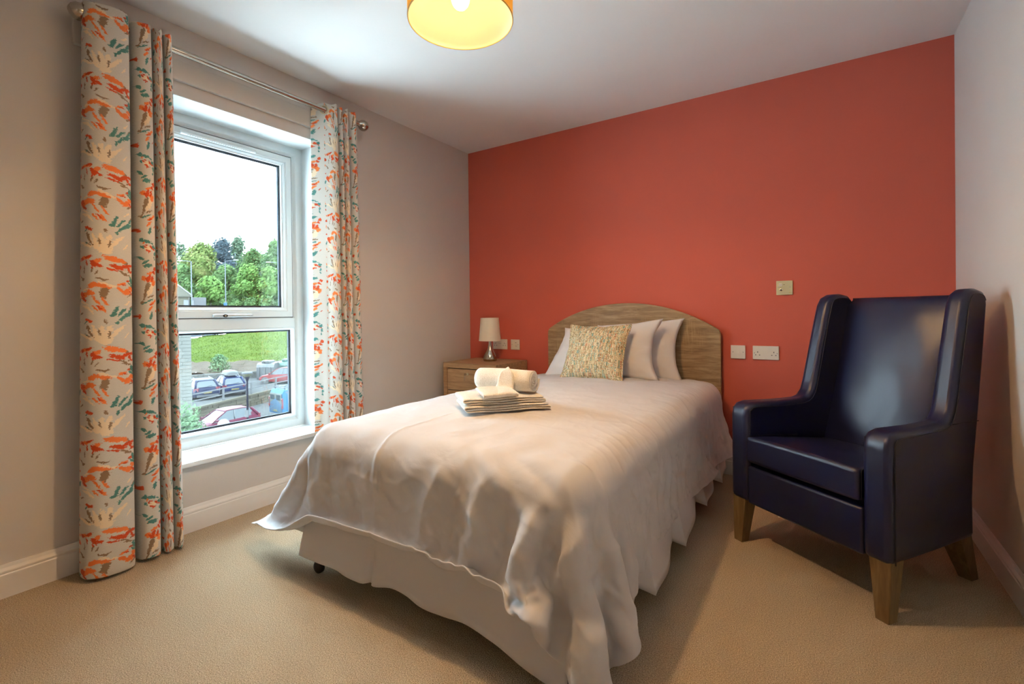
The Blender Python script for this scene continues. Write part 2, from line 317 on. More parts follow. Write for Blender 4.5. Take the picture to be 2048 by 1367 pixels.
def curtain_mat():
    m, t, b = newmat('curtain_print'); L = t.links.new
    uv = N(t, 'UVMap'); uv.uv_map = 'uv'
    md = N(t, 'VectorMath', _operation='MODULO'); md.inputs[1].default_value = (TW, TH, 1); L(uv.outputs[0], md.inputs[0])
    n = N(t, 'TexNoise', Scale=38.0, Detail=5.0, Roughness=0.75); L(uv.outputs[0], n.inputs['Vector'])
    sb = N(t, 'VectorMath', _operation='SUBTRACT'); sb.inputs[1].default_value = (0.5, 0.5, 0.5); L(n.outputs['Color'], sb.inputs[0])
    sc = N(t, 'VectorMath', _operation='SCALE'); sc.inputs['Scale'].default_value = 0.066; L(sb.outputs[0], sc.inputs[0])
    P = N(t, 'VectorMath', _operation='ADD'); L(md.outputs[0], P.inputs[0]); L(sc.outputs[0], P.inputs[1])
    mp = N(t, 'Mapping'); mp.inputs['Scale'].default_value = (700, 60, 1); L(uv.outputs[0], mp.inputs['Vector'])
    wv = N(t, 'TexNoise', Scale=1.0, Detail=2.0); L(mp.outputs['Vector'], wv.inputs['Vector'])
    base = ramp(t, [(0.3, (0.54, 0.53, 0.49)), (0.7, (0.64, 0.63, 0.58))]); L(wv.outputs['Fac'], base.inputs['Fac'])
    cur = base.outputs['Color']
    dry = N(t, 'TexNoise', Scale=42.0, Detail=5.0, Roughness=0.75); L(uv.outputs[0], dry.inputs['Vector'])
    th = N(t, 'MapRange'); th.inputs['From Min'].default_value = 0.35; th.inputs['From Max'].default_value = 0.62; th.inputs['To Min'].default_value = 1.42; th.inputs['To Max'].default_value = 0.80; L(dry.outputs['Fac'], th.inputs['Value'])
    sp_ = N(t, 'SeparateXYZ'); L(P.outputs[0], sp_.inputs[0]); cur_f = dry.outputs['Fac']     # each stroke waits for the one before (keeps the shader small)
    for hx, sts in ST.items():
        acc = None; prev = cur_f
        for x, y, a, w, ang in sts:
            y = y % 1115
            q = N(t, 'Mapping', _vector_type='TEXTURE'); q.inputs['Location'].default_value = (x / 1000, (1115 - y) / 1000, 0)
            q.inputs['Rotation'].default_value = (0, 0, -math.radians(ang)); q.inputs['Scale'].default_value = (a / 1000, w / 1000, 1e9)
            cx_ = N(t, 'CombineXYZ'); L(sp_.outputs[0], cx_.inputs[0]); L(sp_.outputs[1], cx_.inputs[1]); L(prev, cx_.inputs[2]); L(cx_.outputs[0], q.inputs['Vector'])
            ln = N(t, 'VectorMath', _operation='LENGTH'); L(q.outputs[0], ln.inputs[0])
            if acc is None: acc = ln.outputs['Value']
            else:
                mn = N(t, 'Math', _operation='MINIMUM'); L(acc, mn.inputs[0]); L(ln.outputs['Value'], mn.inputs[1]); acc = mn.outputs[0]
            prev = acc
        lt = N(t, 'Math', _operation='LESS_THAN'); L(acc, lt.inputs[0]); L(th.outputs[0], lt.inputs[1])
        mx = N(t, 'Mix', _data_type='RGBA'); L(lt.outputs[0], mx.inputs['Factor']); L(cur, mx.inputs['A']); mx.inputs['B'].default_value = hexlin(hx); cur = mx.outputs['Result']
        cur_f = lt.outputs[0]
    L(cur, b.inputs['Base Color']); b.inputs['Roughness'].default_value = 0.9; b.inputs['Specular IOR Level'].default_value = 0.15; b.inputs['Sheen Weight'].default_value = 0.1
    bp = N(t, 'Bump', Strength=0.12, Distance=0.0008); L(wv.outputs['Fac'], bp.inputs['Height']); L(bp.outputs['Normal'], b.inputs['Normal'])
    return m

carpet_mat(); wall_mat('wall_taupe', (0.62, 0.585, 0.55)); wall_mat('wall_red', (0.59, 0.125, 0.086)); wall_mat('ceiling_white', (0.80, 0.79, 0.77), 0.06)
wood_mat('headboard_oak', '766048', '9A8262', 'BCA684', (1.0, 7, 9), saw=0.55)
wood_mat('cabinet_wood', '8E7054', 'AC8C68', 'C2A47E', (1.2, 8, 12), rough=0.45)
wood_mat('leg_wood', '5A4630', '705A3C', '84704E', (9, 9, 1.0), rough=0.38)
glass_mat(); leather_mat(); tweed_mat(); towel_mat(); curtain_mat()
cotton_mat('duvet_cotton', (0.67, 0.66, 0.67), 6.0, 0.25, 0.02, 0.06); cotton_mat('valance_cotton', (0.70, 0.68, 0.68), 5.0, 0.16, 0.02, 0.10); cotton_mat('pillow_cotton', (0.73, 0.71, 0.71), 7.0, 0.3, 0.015)
mat('curtain_lining', (0.60, 0.58, 0.54), 0.95)
mat('upvc', (0.66, 0.71, 0.72), 0.28, spec=0.5)
mat('gloss_white', (0.78, 0.76, 0.73), 0.35)
mat('gasket', (0.03, 0.035, 0.045), 0.6); mat('spacer_bar', (0.022, 0.028, 0.038), 0.6, spec=0.1)
mat('brushed_steel', (0.50, 0.46, 0.40), 0.14, 1.0); mat('satin_brass', (0.60, 0.50, 0.32), 0.3, 1.0)
mat('chrome', (0.75, 0.75, 0.74), 0.15, 1.0); mat('black_plastic', (0.012, 0.012, 0.013), 0.4)
mat('socket_plastic', (0.80, 0.74, 0.64), 0.3); mat('call_plate', (0.62, 0.55, 0.33), 0.4); mat('screw_grey', (0.45, 0.42, 0.38), 0.35, 0.9); mat('dark_hole', (0.01, 0.01, 0.01), 0.8)
# ------------------------------------------------------------------ room shell
W, HT, YB = 3.238, 2.5, -4.25
WY0, WY1, WZ0, WZ1 = -2.44, -1.49, 0.35, 2.16          # window opening in the left wall
struct(MB().box(-0.32, W + .15, YB - .15, 0.15, -0.2, 0).build('floor', MATS['carpet']), 'short beige carpet')
struct(MB().box(-0.32, W + .15, YB - .15, 0.15, HT, HT + .2).build('ceiling', MATS['ceiling_white']), 'plain white ceiling')
struct(MB().box(0, W, 0, 0.15, 0, HT).build('wall_back', MATS['wall_red']), 'terracotta red feature wall behind the bed')
struct(MB().box(W, W + .15, YB, 0.15, 0, HT).build('wall_right', MATS['wall_taupe']), 'pale taupe wall beside the armchair')
struct(MB().box(-0.32, W, YB - .15, YB, 0, HT).build('wall_rear', MATS['wall_taupe']), 'pale taupe wall behind the viewer')
b = MB()
ys = [YB, WY0, WY1, 0.15]; zs = [0, WZ0 - .025, WZ1, HT]
for i in range(3):
    for k in range(3):
        if (i, k) != (1, 1): b.box(-0.32, 0, ys[i], ys[i + 1], zs[k], zs[k + 1])
wl = b.build('wall_left', MATS['wall_taupe'], fix=False); struct(wl, 'pale taupe wall with the window')
# plaster reveal lining (white) around the opening
b = MB(); t_ = 0.004
b.box(-0.22, -0.0005, WY1 - t_, WY1, WZ0, WZ1); b.box(-0.22, -0.0005, WY0, WY0 + t_, WZ0, WZ1); b.box(-0.22, -0.0005, WY0, WY1, WZ1 - t_, WZ1)
b.build('reveal_lining', mat('reveal_white', (0.66, 0.69, 0.69), 0.6), wl)
# skirting boards
SK = [(0, 0), (.018, 0), (.018, .088), (.0145, .092), (.0165, .097), (.0165, .102), (.010, .113), (.007, .1245), (0, .1245)]
struct(MB().prism(SK, lambda p: (p[0], YB, p[1]), lambda p: (p[0], 0, p[1])).build('baseboard_left', MATS['gloss_white']), 'white moulded skirting board below the window')
struct(MB().prism(SK, lambda p: (0, -p[0], p[1]), lambda p: (W, -p[0], p[1])).build('baseboard_back', MATS['gloss_white']), 'white moulded skirting board on the red wall')
struct(MB().prism(SK, lambda p: (W - p[0], YB, p[1]), lambda p: (W - p[0], 0, p[1])).build('baseboard_right', MATS['gloss_white']), 'white moulded skirting board beside the armchair')
# batten for the curtain pole, painted like the wall
bt = MB(); bt.box(0, .022, -2.69, -1.24, 2.225, 2.325)
struct(bt.build('trim_1', mat('batten_paint', (0.58, 0.55, 0.50), 0.45), bevel=.003), 'painted batten board above the window')

# ------------------------------------------------------------------ window
win = bpy.data.objects.new('window_1', None); COL.objects.link(win); win.location = (-.25, (WY0 + WY1) / 2, WZ0); struct(win, 'white framed window, opening sash above a fixed pane')
wp = lambda y, z, d: (-.22 - d - win.location.x, y - win.location.y, z - win.location.z)
up_ = MATS['upvc']
def wbox(b, y0, y1, z0, z1, d0, d1):
    l = win.location; return b.box(-.22 - d1 - l.x, -.22 - d0 - l.x, y0 - l.y, y1 - l.y, z0 - l.z, z1 - l.z)
# outer frame with bevelled rebate
MB().frame(WY0, WY1, WZ0, WZ1, [(0, 0), (.046, 0), (.050, .003), (.062, .016), (.066, .016), (.066, .07), (0, .07)], wp).build('outer_frame', up_, win)
b = MB(); wbox(b, WY0 + .06, WY1 - .06, .994, 1.056, 0.006, .07); b.build('transom', up_, win, bevel=.004)
# opening sash
SY0, SY1, SZ0, SZ1 = WY0 + .074, WY1 - .074, 1.060, 2.088
MB().frame(SY0, SY1, SZ0, SZ1, [(0, .010), (.004, .002), (.036, .002), (.040, .006), (.046, .006), (.058, .018), (.062, .018), (.062, .065), (0, .065)], wp).build('sash', up_, win)
MB().frame(SY0 - .005, SY1 + .005, SZ0 - .004, SZ1 + .005, [(0, .013), (.008, .013), (.008, .03), (0, .03)], wp).build('sash_gap_seal', MATS['gasket'], win)
# lower bead
LY0, LY1, LZ0, LZ1 = WY0 + .060, WY1 - .060, WZ0 + .066, .996
MB().frame(LY0, LY1, LZ0, LZ1, [(0, .010), (.003, .006), (.008, .006), (.018, .020), (.018, .065), (0, .065)], wp).build('glazing_bead', up_, win)
for nm, (a0, a1, c0, c1) in {'pane': (SY0 + .058, SY1 - .058, SZ0 + .058, SZ1 - .058), 'lower_pane': (LY0 + .014, LY1 - .014, LZ0 + .014, LZ1 - .014)}.items():
    g = bpy.data.objects.new(nm + '_unit', None); COL.objects.link(g); g.parent = win; g.name = 'glazing_unit'
    for d in (.0360, .0540):
        wbox(MB(), a0, a1, c0, c1, d, d + .004).build('glass', MATS['window_glass'], g)
    MB().frame(a0 + .001, a1 - .001, c0 + .001, c1 - .001, [(.0, .0325), (.0065, .0325), (.0065, .0358), (0, .0358)], wp).build('gasket', MATS['gasket'], g)
    MB().frame(a0 + .001, a1 - .001, c0 + .001, c1 - .001, [(.0, .0402), (.013, .0402), (.013, .0538), (0, .0538)], wp).build('spacer', MATS['spacer_bar'], g)
# trickle vent on the sash head
b = MB(); tv0, tv1 = -2.20, -1.80
cs = [(0, 0), (.0, -.014), (.006, -.018), (.012, -.016), (.014, -.006), (.012, 0)]
b.prism([(z, d) for z, d in [(0, .002), (0, -.010), (.004, -.016), (.012, -.018), (.018, -.014), (.020, -.004), (.020, .002)]], lambda p: wp(tv0, 2.048 + p[0], p[1]), lambda p: wp(tv1, 2.048 + p[0], p[1]))
tv = b.build('trickle_vent', up_, win, bevel=.003)
for k in range(28):
    y = tv0 + .03 + k * .0122
    bb = MB(); wbox(bb, y, y + .006, 2.0474, 2.049, -.013, -.002); o = bb.build('vent_slot', mat('slot_grey', (0.30, 0.34, 0.34), 0.6), tv)
# handle on the bottom rail of the sash
b = MB(); hp = [(-.018, -.004), (-.018, -.012), (-.012, -.016), (.012, -.016), (.018, -.012), (.018, -.004)]
hy0 = -2.055
rs = []
for y, sc_, off in ((0, .55, 0), (.006, .85, 0), (.02, 1, 0), (.055, 1, 0), (.08, .95, .002), (.10, .72, .010), (.14, .60, .018), (.19, .50, .024), (.205, .40, .026), (.210, .2, .026)):
    rs.append([wp(hy0 + y, 1.072 + p[0] * .62 * sc_ + (0.0015 if y > .09 else 0), p[1] * (1.3 if y < .09 else 1.1) - off) for p in hp])
hd = MB().rings(rs).build('handle', mat('handle_white', (0.50, 0.55, 0.58), 0.18), win, smooth=40)
b = MB(); b.lathe([(.012, 0), (.012, .0015), (.009, .0025)], (0, 0, 0), 20, 'x'); o = b.build('lock_barrel', MATS['black_plastic'], hd, smooth=40)
o.location = wp(hy0 + .062, 1.072, -.0205); o.scale = (1, 1.15, .78)
MB().lathe([(.0045, 0), (.0045, .001)], (0.002, 0, 0), 12, 'x').build('keyhole', MATS['satin_brass'], hd).location = wp(hy0 + .062, 1.072, -.0215)
# window board
b = MB(); l = win.location
T_ = [(-.22, WY0 + .001), (.0005, WY0 + .001), (.0005, WY0 - .04), (.03, WY0 - .04), (.03, WY1 + .04), (.0005, WY1 + .04), (.0005, WY1 - .001), (-.22, WY1 - .001)]
b.prism(T_, lambda p: (p[0] - l.x, p[1] - l.y, .3255 - l.z), lambda p: (p[0] - l.x, p[1] - l.y, .35 - l.z))
b.build('window_board', mat('sill_white', (0.74, 0.77, 0.78), 0.3), win, bevel=.004)
# ------------------------------------------------------------------ curtain pole and curtains
PX, PZ = .10, 2.325
cp = thing('curtain_pole', 'brushed steel curtain pole with ball finials above the window', 'curtain pole', (PX, -1.97, PZ))
MB().lathe([(.0155, -.675), (.0155, .675)], n=20, axis='y').build('rod', MATS['brushed_steel'], cp, smooth=40)
egg = [(.011, 0), (.015, .002), (.015, .010), (.010, .014), (.012, .018), (.022, .026), (.032, .042), (.036, .060), (.033, .080), (.022, .097), (.008, .106), (.001, .108)]
for s in (-1, 1):
    MB().lathe([(r, s * (.672 + h * .80)) for r, h in egg], n=24, axis='y').build('finial', MATS['brushed_steel'], cp, smooth=60)
    b = MB().tube([(-.078, s * .60, 0), (-.03, s * .60, -.012), (0, s * .60, -.016)], .006).lathe([(.022, -.078), (.022, -.070), (.010, -.068)], (0, s * .60, 0), 20, 'x')
    b.build('bracket', MATS['brushed_steel'], cp, smooth=40)

def curtain(name, label, pts, us, ztop, zbot, splay, eyelets, seed):
    """pts: plan polyline (x,y) through the folds; us: print coordinate at each point; splay(x,y,t)->(x,y)"""
    root = thing(name, label, 'curtain', (pts[len(pts) // 2][0], pts[len(pts) // 2][1], 0), 0, 'floral curtains at the window')
    ox, oy = root.location.x, root.location.y
    n = 7; cur = catmull([(p[0], p[1], u) for p, u in zip(pts, us)], n); nv = 64
    def fn(i, j):
        t = 1 - j / (nv - 1); x, y, u = cur[i]
        amp = .25 + .75 * sstep(0, .08, t)
        x = PX + (x - PX) * (0.9 + .1 * amp); x, y = splay(x, y, t)
        w = sstep(.05, 1, t)
        x += .006 * w * nz(u * 9, t * 2.2, seed); y += .005 * w * nz(u * 9 + 40, t * 2.0, seed)
        z = ztop + (zbot - ztop) * t + (.006 * math.cos(u * 15) if j == nv - 1 else 0) + (.004 * math.sin(u * 11) if j == 0 else 0)
        return (x - ox, y - oy, z)
    ob = gridmesh('fabric', fn, len(cur), nv, MATS['curtain_print'], root, True, uvf=lambda i, j: (cur[i][2] + 8.5, (ztop + (zbot - ztop) * (1 - j / (nv - 1))) * (TH / .373) + 11.15))
    sd = ob.modifiers.new('thick', 'SOLIDIFY'); sd.thickness = .0022; sd.offset = 0
    sb = ob.modifiers.new('sub', 'SUBSURF'); sb.levels = 1; sb.render_levels = 1
    for (ex, ey, nx, ny) in eyelets:
        b = MB(); R0, r0 = .024, .0042; rs = []
        for a in range(24):
            A = 2 * PI * a / 24; rs.append([((R0 + r0 * math.cos(B)) * math.cos(A), r0 * 1.2 * math.sin(B), (R0 + r0 * math.cos(B)) * math.sin(A)) for B in [2 * PI * k / 8 for k in range(8)]])
        rs.append(rs[0]); b.rings(rs, cap=False); o = b.build('eyelet', MATS['satin_brass'], root, smooth=True)
        o.location = (ex - ox, ey - oy, PZ); o.rotation_euler = (0, 0, math.atan2(ny, nx) - PI / 2)
    return root
def splayL(x, y, t):
    k = 1 + .16 * t; y2 = -2.53 + (y + 2.53) * k - .012 * t; return x + .02 * t * sstep(.1, .17, x), y2
curtain('floral_curtain', 'long floral curtain with orange and teal print left of the window',
        [(.020, -2.630), (.048, -2.662), (.090, -2.680), (.140, -2.682), (.170, -2.655), (.178, -2.595), (.160, -2.545), (.110, -2.545), (.050, -2.548), (.035, -2.535), (.060, -2.522), (.120, -2.524), (.150, -2.513), (.165, -2.488), (.152, -2.460), (.110, -2.460), (.060, -2.462), (.050, -2.452), (.080, -2.446), (.135, -2.444), (.158, -2.433), (.150, -2.417), (.110, -2.418), (.062, -2.420), (.055, -2.410), (.090, -2.405), (.138, -2.404), (.158, -2.394), (.146, -2.378), (.100, -2.366), (.050, -2.362)],
        [-.12, -.07, .0, .10, .23, .36, .49, .505, .52, .535, .55, .565, .58, .68, .78, .795, .81, .825, .84, .86, 1.05, 1.33, 1.36, 1.375, 1.385, 1.395, 1.42, 1.52, 1.63, 1.67, 1.70],
        2.365, .012, splayL, [(.100, -2.681, .15, 1), (.105, -2.544, 1, .05), (.105, -2.46, 1, 0), (.10, -2.42, 1, 0)], 3.1)
def splayR(x, y, t):
    k = 1 + .10 * t; return x + .01 * t * sstep(.1, .16, x), -1.60 + (y + 1.60) * k
curtain('floral_curtain', 'long floral curtain with orange and teal print right of the window',
        [(.030, -1.592), (.055, -1.575), (.085, -1.555), (.115, -1.535), (.142, -1.515), (.156, -1.497), (.145, -1.486), (.100, -1.486), (.060, -1.484), (.055, -1.474), (.085, -1.470), (.135, -1.470), (.156, -1.462), (.148, -1.448), (.105, -1.448), (.062, -1.447), (.058, -1.438), (.090, -1.434), (.138, -1.432), (.157, -1.422), (.148, -1.406), (.105, -1.404), (.065, -1.404), (.060, -1.395), (.095, -1.390), (.140, -1.386), (.160, -1.370), (.150, -1.345), (.105, -1.322), (.055, -1.310)],
        [-.17, -.13, -.05, .08, .25, .40, .50, .51, .52, .53, .545, .57, .63, .72, .78, .80, .82, .85, 1.02, 1.15, 1.28, 1.36, 1.375, 1.385, 1.395, 1.42, 1.52, 1.63, 1.67, 1.70],
        2.365, .012, splayR, [(.100, -1.545, .59, -.81), (.10, -1.485, 1, 0), (.10, -1.447, 1, 0), (.10, -1.404, 1, 0)], 8.4)

# ------------------------------------------------------------------ bed
BX0, BX1, BY0, BY1 = .86, 2.08, -2.16, -.10
bed = thing('bed', 'small double divan bed with an arched oak headboard against the red wall', 'bed', ((BX0 + BX1) / 2, -1.1, 0))
bx, by = bed.location.x, bed.location.y
MB().box(BX0 - bx, BX1 - bx, BY0 + .03 - by, BY1 - by, .10, .32).build('divan_base', mat('divan_ticking', (0.62, 0.60, 0.58), 0.9), bed, bevel=.012)
MB().box(BX0 + .005 - bx, BX1 - .005 - bx, BY0 + .035 - by, BY1 - by, .325, .52).build('mattress', MATS['pillow_cotton'], bed, bevel=.04, seg=4)
for (x, y) in ((.890, -2.165), (2.056, -2.160), (.90, -.3), (2.04, -.3)):
    c = MB().lathe([(.002, -.014), (.018, -.014), (.024, -.010), (.026, 0), (.024, .010), (.018, .014), (.002, .014)], (x - bx, y - by, .026), 24, 'y').build('castor', MATS['black_plastic'], bed, smooth=50)
    MB().lathe([(.006, .012), (.007, .017), (.004, .0185)], (x - bx, y - by, .026), 12, 'y').build('hub', MATS['chrome'], c, smooth=50)
    MB().lathe([(.008, .04), (.008, .105)], (x - bx, y - by, 0), 12).build('stem', MATS['chrome'], c)
# headboard: flat panel with arched top and rounded shoulders
hw, hc, sagR = .6375, 1.4575, 1.142
arc = []
for k in range(41):
    dx = -.610 + 1.22 * k / 40; arc.append((dx, 1.13 - sagR + math.sqrt(sagR ** 2 - dx ** 2)))
pl = [(-hw, .30), (-hw, .905), (-hw + .003, .925), (-hw + .010, .941)] + arc + [(hw - .010, .941), (hw - .003, .925), (hw, .905), (hw, .30)]
hb = MB().prism(pl, lambda p: (p[0] + hc - bx, -.048 - by, p[1]), lambda p: (p[0] + hc - bx, -.020 - by, p[1])).build('headboard', MATS['headboard_oak'], bed, bevel=.002, smooth=35)

def sheetpanel(name, fn, ns, nt, m, parent):
    o = gridmesh(name, lambda i, j: fn(i / (ns - 1), j / (nt - 1)), ns, nt, m, parent, True)
    s = o.modifiers.new('thick', 'SOLIDIFY'); s.thickness = .0018; s.offset = 0; return o
va = thing('bed_valance', 'white cotton bed skirt hanging round the divan to the carpet', 'bed skirt', (bx, by, 0))
VT, VB = .345, .080
def vfoot(s, t):
    x = .846 + (2.040 - .846) * s
    wv = .012 * math.sin(9 * s + .6) + .008 * math.sin(23 * s + 1) + .006 * nz(s * 14, t * 2)
    pleat = .020 * math.exp(-((s - .33) / .012) ** 2) * -1 + .012 * math.exp(-((s - .37) / .03) ** 2)
    flare = .010 + .022 * t + .028 * sstep(.86, 1, s)
    zb = VB - .004 * math.sin(7 * s) - .05 * sstep(.80, 1.0, s) + .012 * math.sin(19 * s) * .4
    return (x - bx + .02 * t * sstep(.85, 1, s) - .016 * t * (1 - sstep(0, .1, s)), BY0 - .012 - (wv + pleat) * t - flare * t - by, VT + (zb - VT) * t)
sheetpanel('skirt_panel', vfoot, 120, 14, MATS['valance_cotton'], va)
def vcorner(s, t):   # small inset pleats at the two foot corners
    return (2.02 + .085 * s - bx + .02 * t * s, BY0 + .015 + .05 * s * s - .035 * t * (1 - s) - by, VT + (.100 + .008 * math.sin(5 * s) - VT) * t)
sheetpanel('corner_pleat', vcorner, 14, 10, MATS['valance_cotton'], va)
def vcornL(s, t):
    return (.850 - .04 * s * t - bx, BY0 - .02 + .10 * s - .012 * t - by, VT + (.074 + .02 * s - VT) * t)
sheetpanel('corner_pleat', vcornL, 10, 10, MATS['valance_cotton'], va)
def vside(sx):
    def f(s, t):
        y = BY0 + .06 + (BY1 - BY0 - .10) * s
        ph = (s * 4.4 + .15) % 1.0
        saw = .055 * (1 - ph) ** 1.5 + .012 * math.sin(26 * s)
        x = (BX1 if sx > 0 else BX0) + sx * (.012 + t * (.018 + saw))
        zb = VB - .010 + .012 * math.sin(13 * s) + .015 * ph
        return (x - bx, y - by, VT + (zb - VT) * t)
    return f
sheetpanel('skirt_panel', vside(1), 150, 12, MATS['valance_cotton'], va)
sheetpanel('skirt_panel', vside(-1), 150, 12, MATS['valance_cotton'], va)

# ------------------------------------------------------------------ pillows, cushion
def pillow(w, h, th, n=34, seed=0, ear=.05, pinch=.07, wr=.010, p=2.4, exp=.55, slump=(0, 0)):
    """closed pillow in local x (width) / z (height) / y (thickness); returns MB and uv list"""
    vs = []; fs = []; uv = []
    for side in (-1, 1):
        for i in range(n):
            for j in range(n):
                u = -1 + 2 * i / (n - 1); v = -1 + 2 * j / (n - 1)
                u = math.sin(u * PI / 2) * .35 + u * .65; v = math.sin(v * PI / 2) * .35 + v * .65
                x = w / 2 * u * (1 - pinch * (1 - v * v) * abs(u) ** 2 + ear * abs(u * v) ** 3)
                z = h / 2 * v * (1 - pinch * (1 - u * u) * abs(v) ** 2 + ear * abs(u * v) ** 3)
                if u < 0: k_ = (-u) ** 1.6 * (.5 + .5 * v) ** 1.5; x += slump[0] * k_; z -= slump[1] * k_
                t = (max(0, 1 - abs(u) ** p) * max(0, 1 - abs(v) ** p)) ** exp
                edge = max(abs(u), abs(v))
                wn = wr * (nz(u * 2.2 + seed, v * 2.2, seed) + .6 * nz(u * 6 + seed, v * 5, side)) * (t ** .5 if t > 0 else 0)
                y = side * (th / 2 * t) + wn * side + .012 * nz(u * 3, v * 3, seed + 5) * (1 - t)
                vs.append((x, y, z)); uv.append((.5 + u / 2, .5 + v / 2))
    for sd in (0, 1):
        o = sd * n * n
        for i in range(n - 1):
            for j in range(n - 1):
                a = o + i * n + j; q = (a, a + n, a + n + 1, a + 1); fs.append(q if sd else q[::-1])
    return vs, fs, uv
def pillow_obj(name, m, parent, args, base, tilt, yaw, roll=0, uvmap=False):
    vs, fs, uv = pillow(*args[0], **args[1]); me = bpy.data.meshes.new(name); me.from_pydata(vs, [], fs)
    if uvmap:
        ul = me.uv_layers.new(name='UVMap')
        for l in me.loops: ul.data[l.index].uv = uv[l.vertex_index]
    b = bmesh.new(); b.from_mesh(me); bmesh.ops.remove_doubles(b, verts=b.verts, dist=.0004); b.to_mesh(me); b.free()
    o = mkobj(name, me, m, parent, True)
    h = args[0][1]
    o.matrix_world = Matrix.Translation(base) @ Matrix.Rotation(yaw, 4, 'Z') @ Matrix.Rotation(-tilt, 4, 'X') @ Matrix.Rotation(roll, 4, 'Y') @ Matrix.Translation((0, 0, h / 2))
    return o
tag(pillow_obj('pillow', MATS['pillow_cotton'], None, ((.79, .395, .16), dict(seed=2, ear=.08, pinch=.06, wr=.016, slump=(.24, .03))), Vector((1.470, -.212, .612)), math.radians(16), 0, math.radians(-2)), 'white pillow leaning on the headboard, the one half hidden behind', 'pillow', 'white pillows on the bed')
tag(pillow_obj('pillow', MATS['pillow_cotton'], None, ((.79, .385, .185), dict(seed=7, ear=.10, pinch=.06, wr=.018, slump=(.15, .02))), Vector((1.372, -.400, .622)), math.radians(23), math.radians(-3), math.radians(-4)), 'white pillow leaning in front of the other, right behind the tweed cushion', 'pillow', 'white pillows on the bed')
cu = thing('cushion', 'square tweed cushion in cream, teal and coral propped on the white pillows', 'cushion', (1.415, -.585, .645))
ci = Matrix.Translation((1.415, -.585, .645)).inverted()
CUW, CUH = .412, .372
o = pillow_obj('cover', MATS['tweed'], None, ((CUW, CUH, .14), dict(seed=4, ear=.045, pinch=.06, wr=.008, p=2.2, exp=.6)), Vector((0, 0, 0)), math.radians(27), math.radians(-2), math.radians(-1), True)
o.parent = cu
pip = []
for k in range(96):
    a = k / 96 * 4; q = int(a); f = a - q; u, v = [(-1 + 2 * f, -1), (1, -1 + 2 * f), (1 - 2 * f, 1), (-1, 1 - 2 * f)][q]
    pip.append((CUW / 2 * u * (1 - .06 * (1 - v * v) + .045 * abs(u * v) ** 3), .012 * nz(u * 3, v * 3, 9), CUH / 2 * v * (1 - .06 * (1 - u * u) + .045 * abs(u * v) ** 3)))
pip.append(pip[0])
pp = MB().tube(pip, .0055, 8).build('piping', MATS['tweed'], cu, smooth=True); pp.matrix_world = o.matrix_world.copy()
for oo in (o, pp): oo.matrix_parent_inverse = Matrix.Identity(4)
pp.matrix_local = o.matrix_local.copy()
ul_ = pp.data.uv_layers.new(name='UVMap')
for l_ in pp.data.loops: v_ = pp.data.vertices[l_.vertex_index].co; ul_.data[l_.index].uv = (.5 + (v_.x * 1.3 + v_.z) / CUW, .5 + (v_.z - v_.x * .6) / CUW)
# ------------------------------------------------------------------ bedside cabinet and lamp
cb = thing('bedside_cabinet', 'light wood bedside cabinet with a keyed drawer in the corner', 'cabinet', (.35, -.25, 0))
cbm = MATS['cabinet_wood']
def cbx(x0, x1, y0, y1, z0, z1): return MB().box(x0 - .35, x1 - .35, y0 + .25, y1 + .25, z0, z1)
cbx(.09, .61, -.47, -.025, .640, .680).build('top', cbm, cb, bevel=.001)
for x0 in (.09, .575): cbx(x0, x0 + .035, -.47, -.025, 0, .640).build('side_panel', cbm, cb, bevel=.001)
cbx(.125, .575, -.449, -.440, .06, .64).build('drawer_gap_shade', mat('gap_shade', (.02, .015, .012), .9), cb)  # near-black sheet behind the drawers, shade of the gaps put into its colour
cbx(.125, .575, -.045, -.025, .05, .64).build('back_panel', cbm, cb); cbx(.125, .575, -.465, -.03, .03, .06).build('plinth', cbm, cb)
for z0, z1 in ((.466, .636), (.262, .462), (.064, .258)):
    d = cbx(.1315, .5685, -.466, -.45, z0, z1 - .003).build('drawer', cbm, cb, bevel=.001)
    if z0 > .4:
        lk = MB().lathe([(.011, 0), (.011, -.003), (.008, -.004)], (.335 - .35, -.468 + .25, .598), 20, 'y').build('lock', MATS['satin_brass'], d, smooth=40)
        kb = MB().box(-.0008 - .015, .0008 - .015, -.468 + .25 - .022, -.468 + .25 - .003, .594, .602)
        kb.lathe([(.010, -.0012), (.010, .0012)], (-.015, -.468 + .25 - .030, .598), 16, 'x'); kb.tube([(-.015, -.222 - .028, .594), (-.017, -.222 - .030, .575), (-.02, -.222 - .028, .548)], .0015, 6)
        kb.build('key', MATS['chrome'], d, smooth=40)
lp = thing('table_lamp', 'small table lamp with gourd shaped steel base and cream shade', 'lamp', (.375, -.22, .68))
MB().lathe([(.001, 0), (.050, 0), (.055, .004), (.056, .020), (.052, .040), (.042, .060), (.028, .082), (.018, .105), (.012, .135), (.009, .175), (.009, .20)], n=40).build('base', MATS['brushed_steel'], lp, smooth=60)
sh, t_, b_ = newmat('lamp_shade_satin'); b_.inputs['Base Color'].default_value = (0.78, 0.70, 0.56, 1); b_.inputs['Roughness'].default_value = 0.42; b_.inputs['Sheen Weight'].default_value = .3
sd = MB().lathe([(.090, .165), (.074, .352), (.0725, .352), (.0885, .165)], n=48, cap=False); sd.rings([[(r * math.cos(2 * PI * k / 48), r * math.sin(2 * PI * k / 48), .165) for k in range(48)] for r in (.090, .0885)], cap=False)
sd.build('shade', sh, lp, smooth=50)
MB().tube([(-.054, .01, .006), (-.075, .03, .012), (-.09, .05, .011), (-.10, .08, .004), (-.10, .15, .003)], .003).build('cable', MATS['black_plastic'], lp, smooth=True)

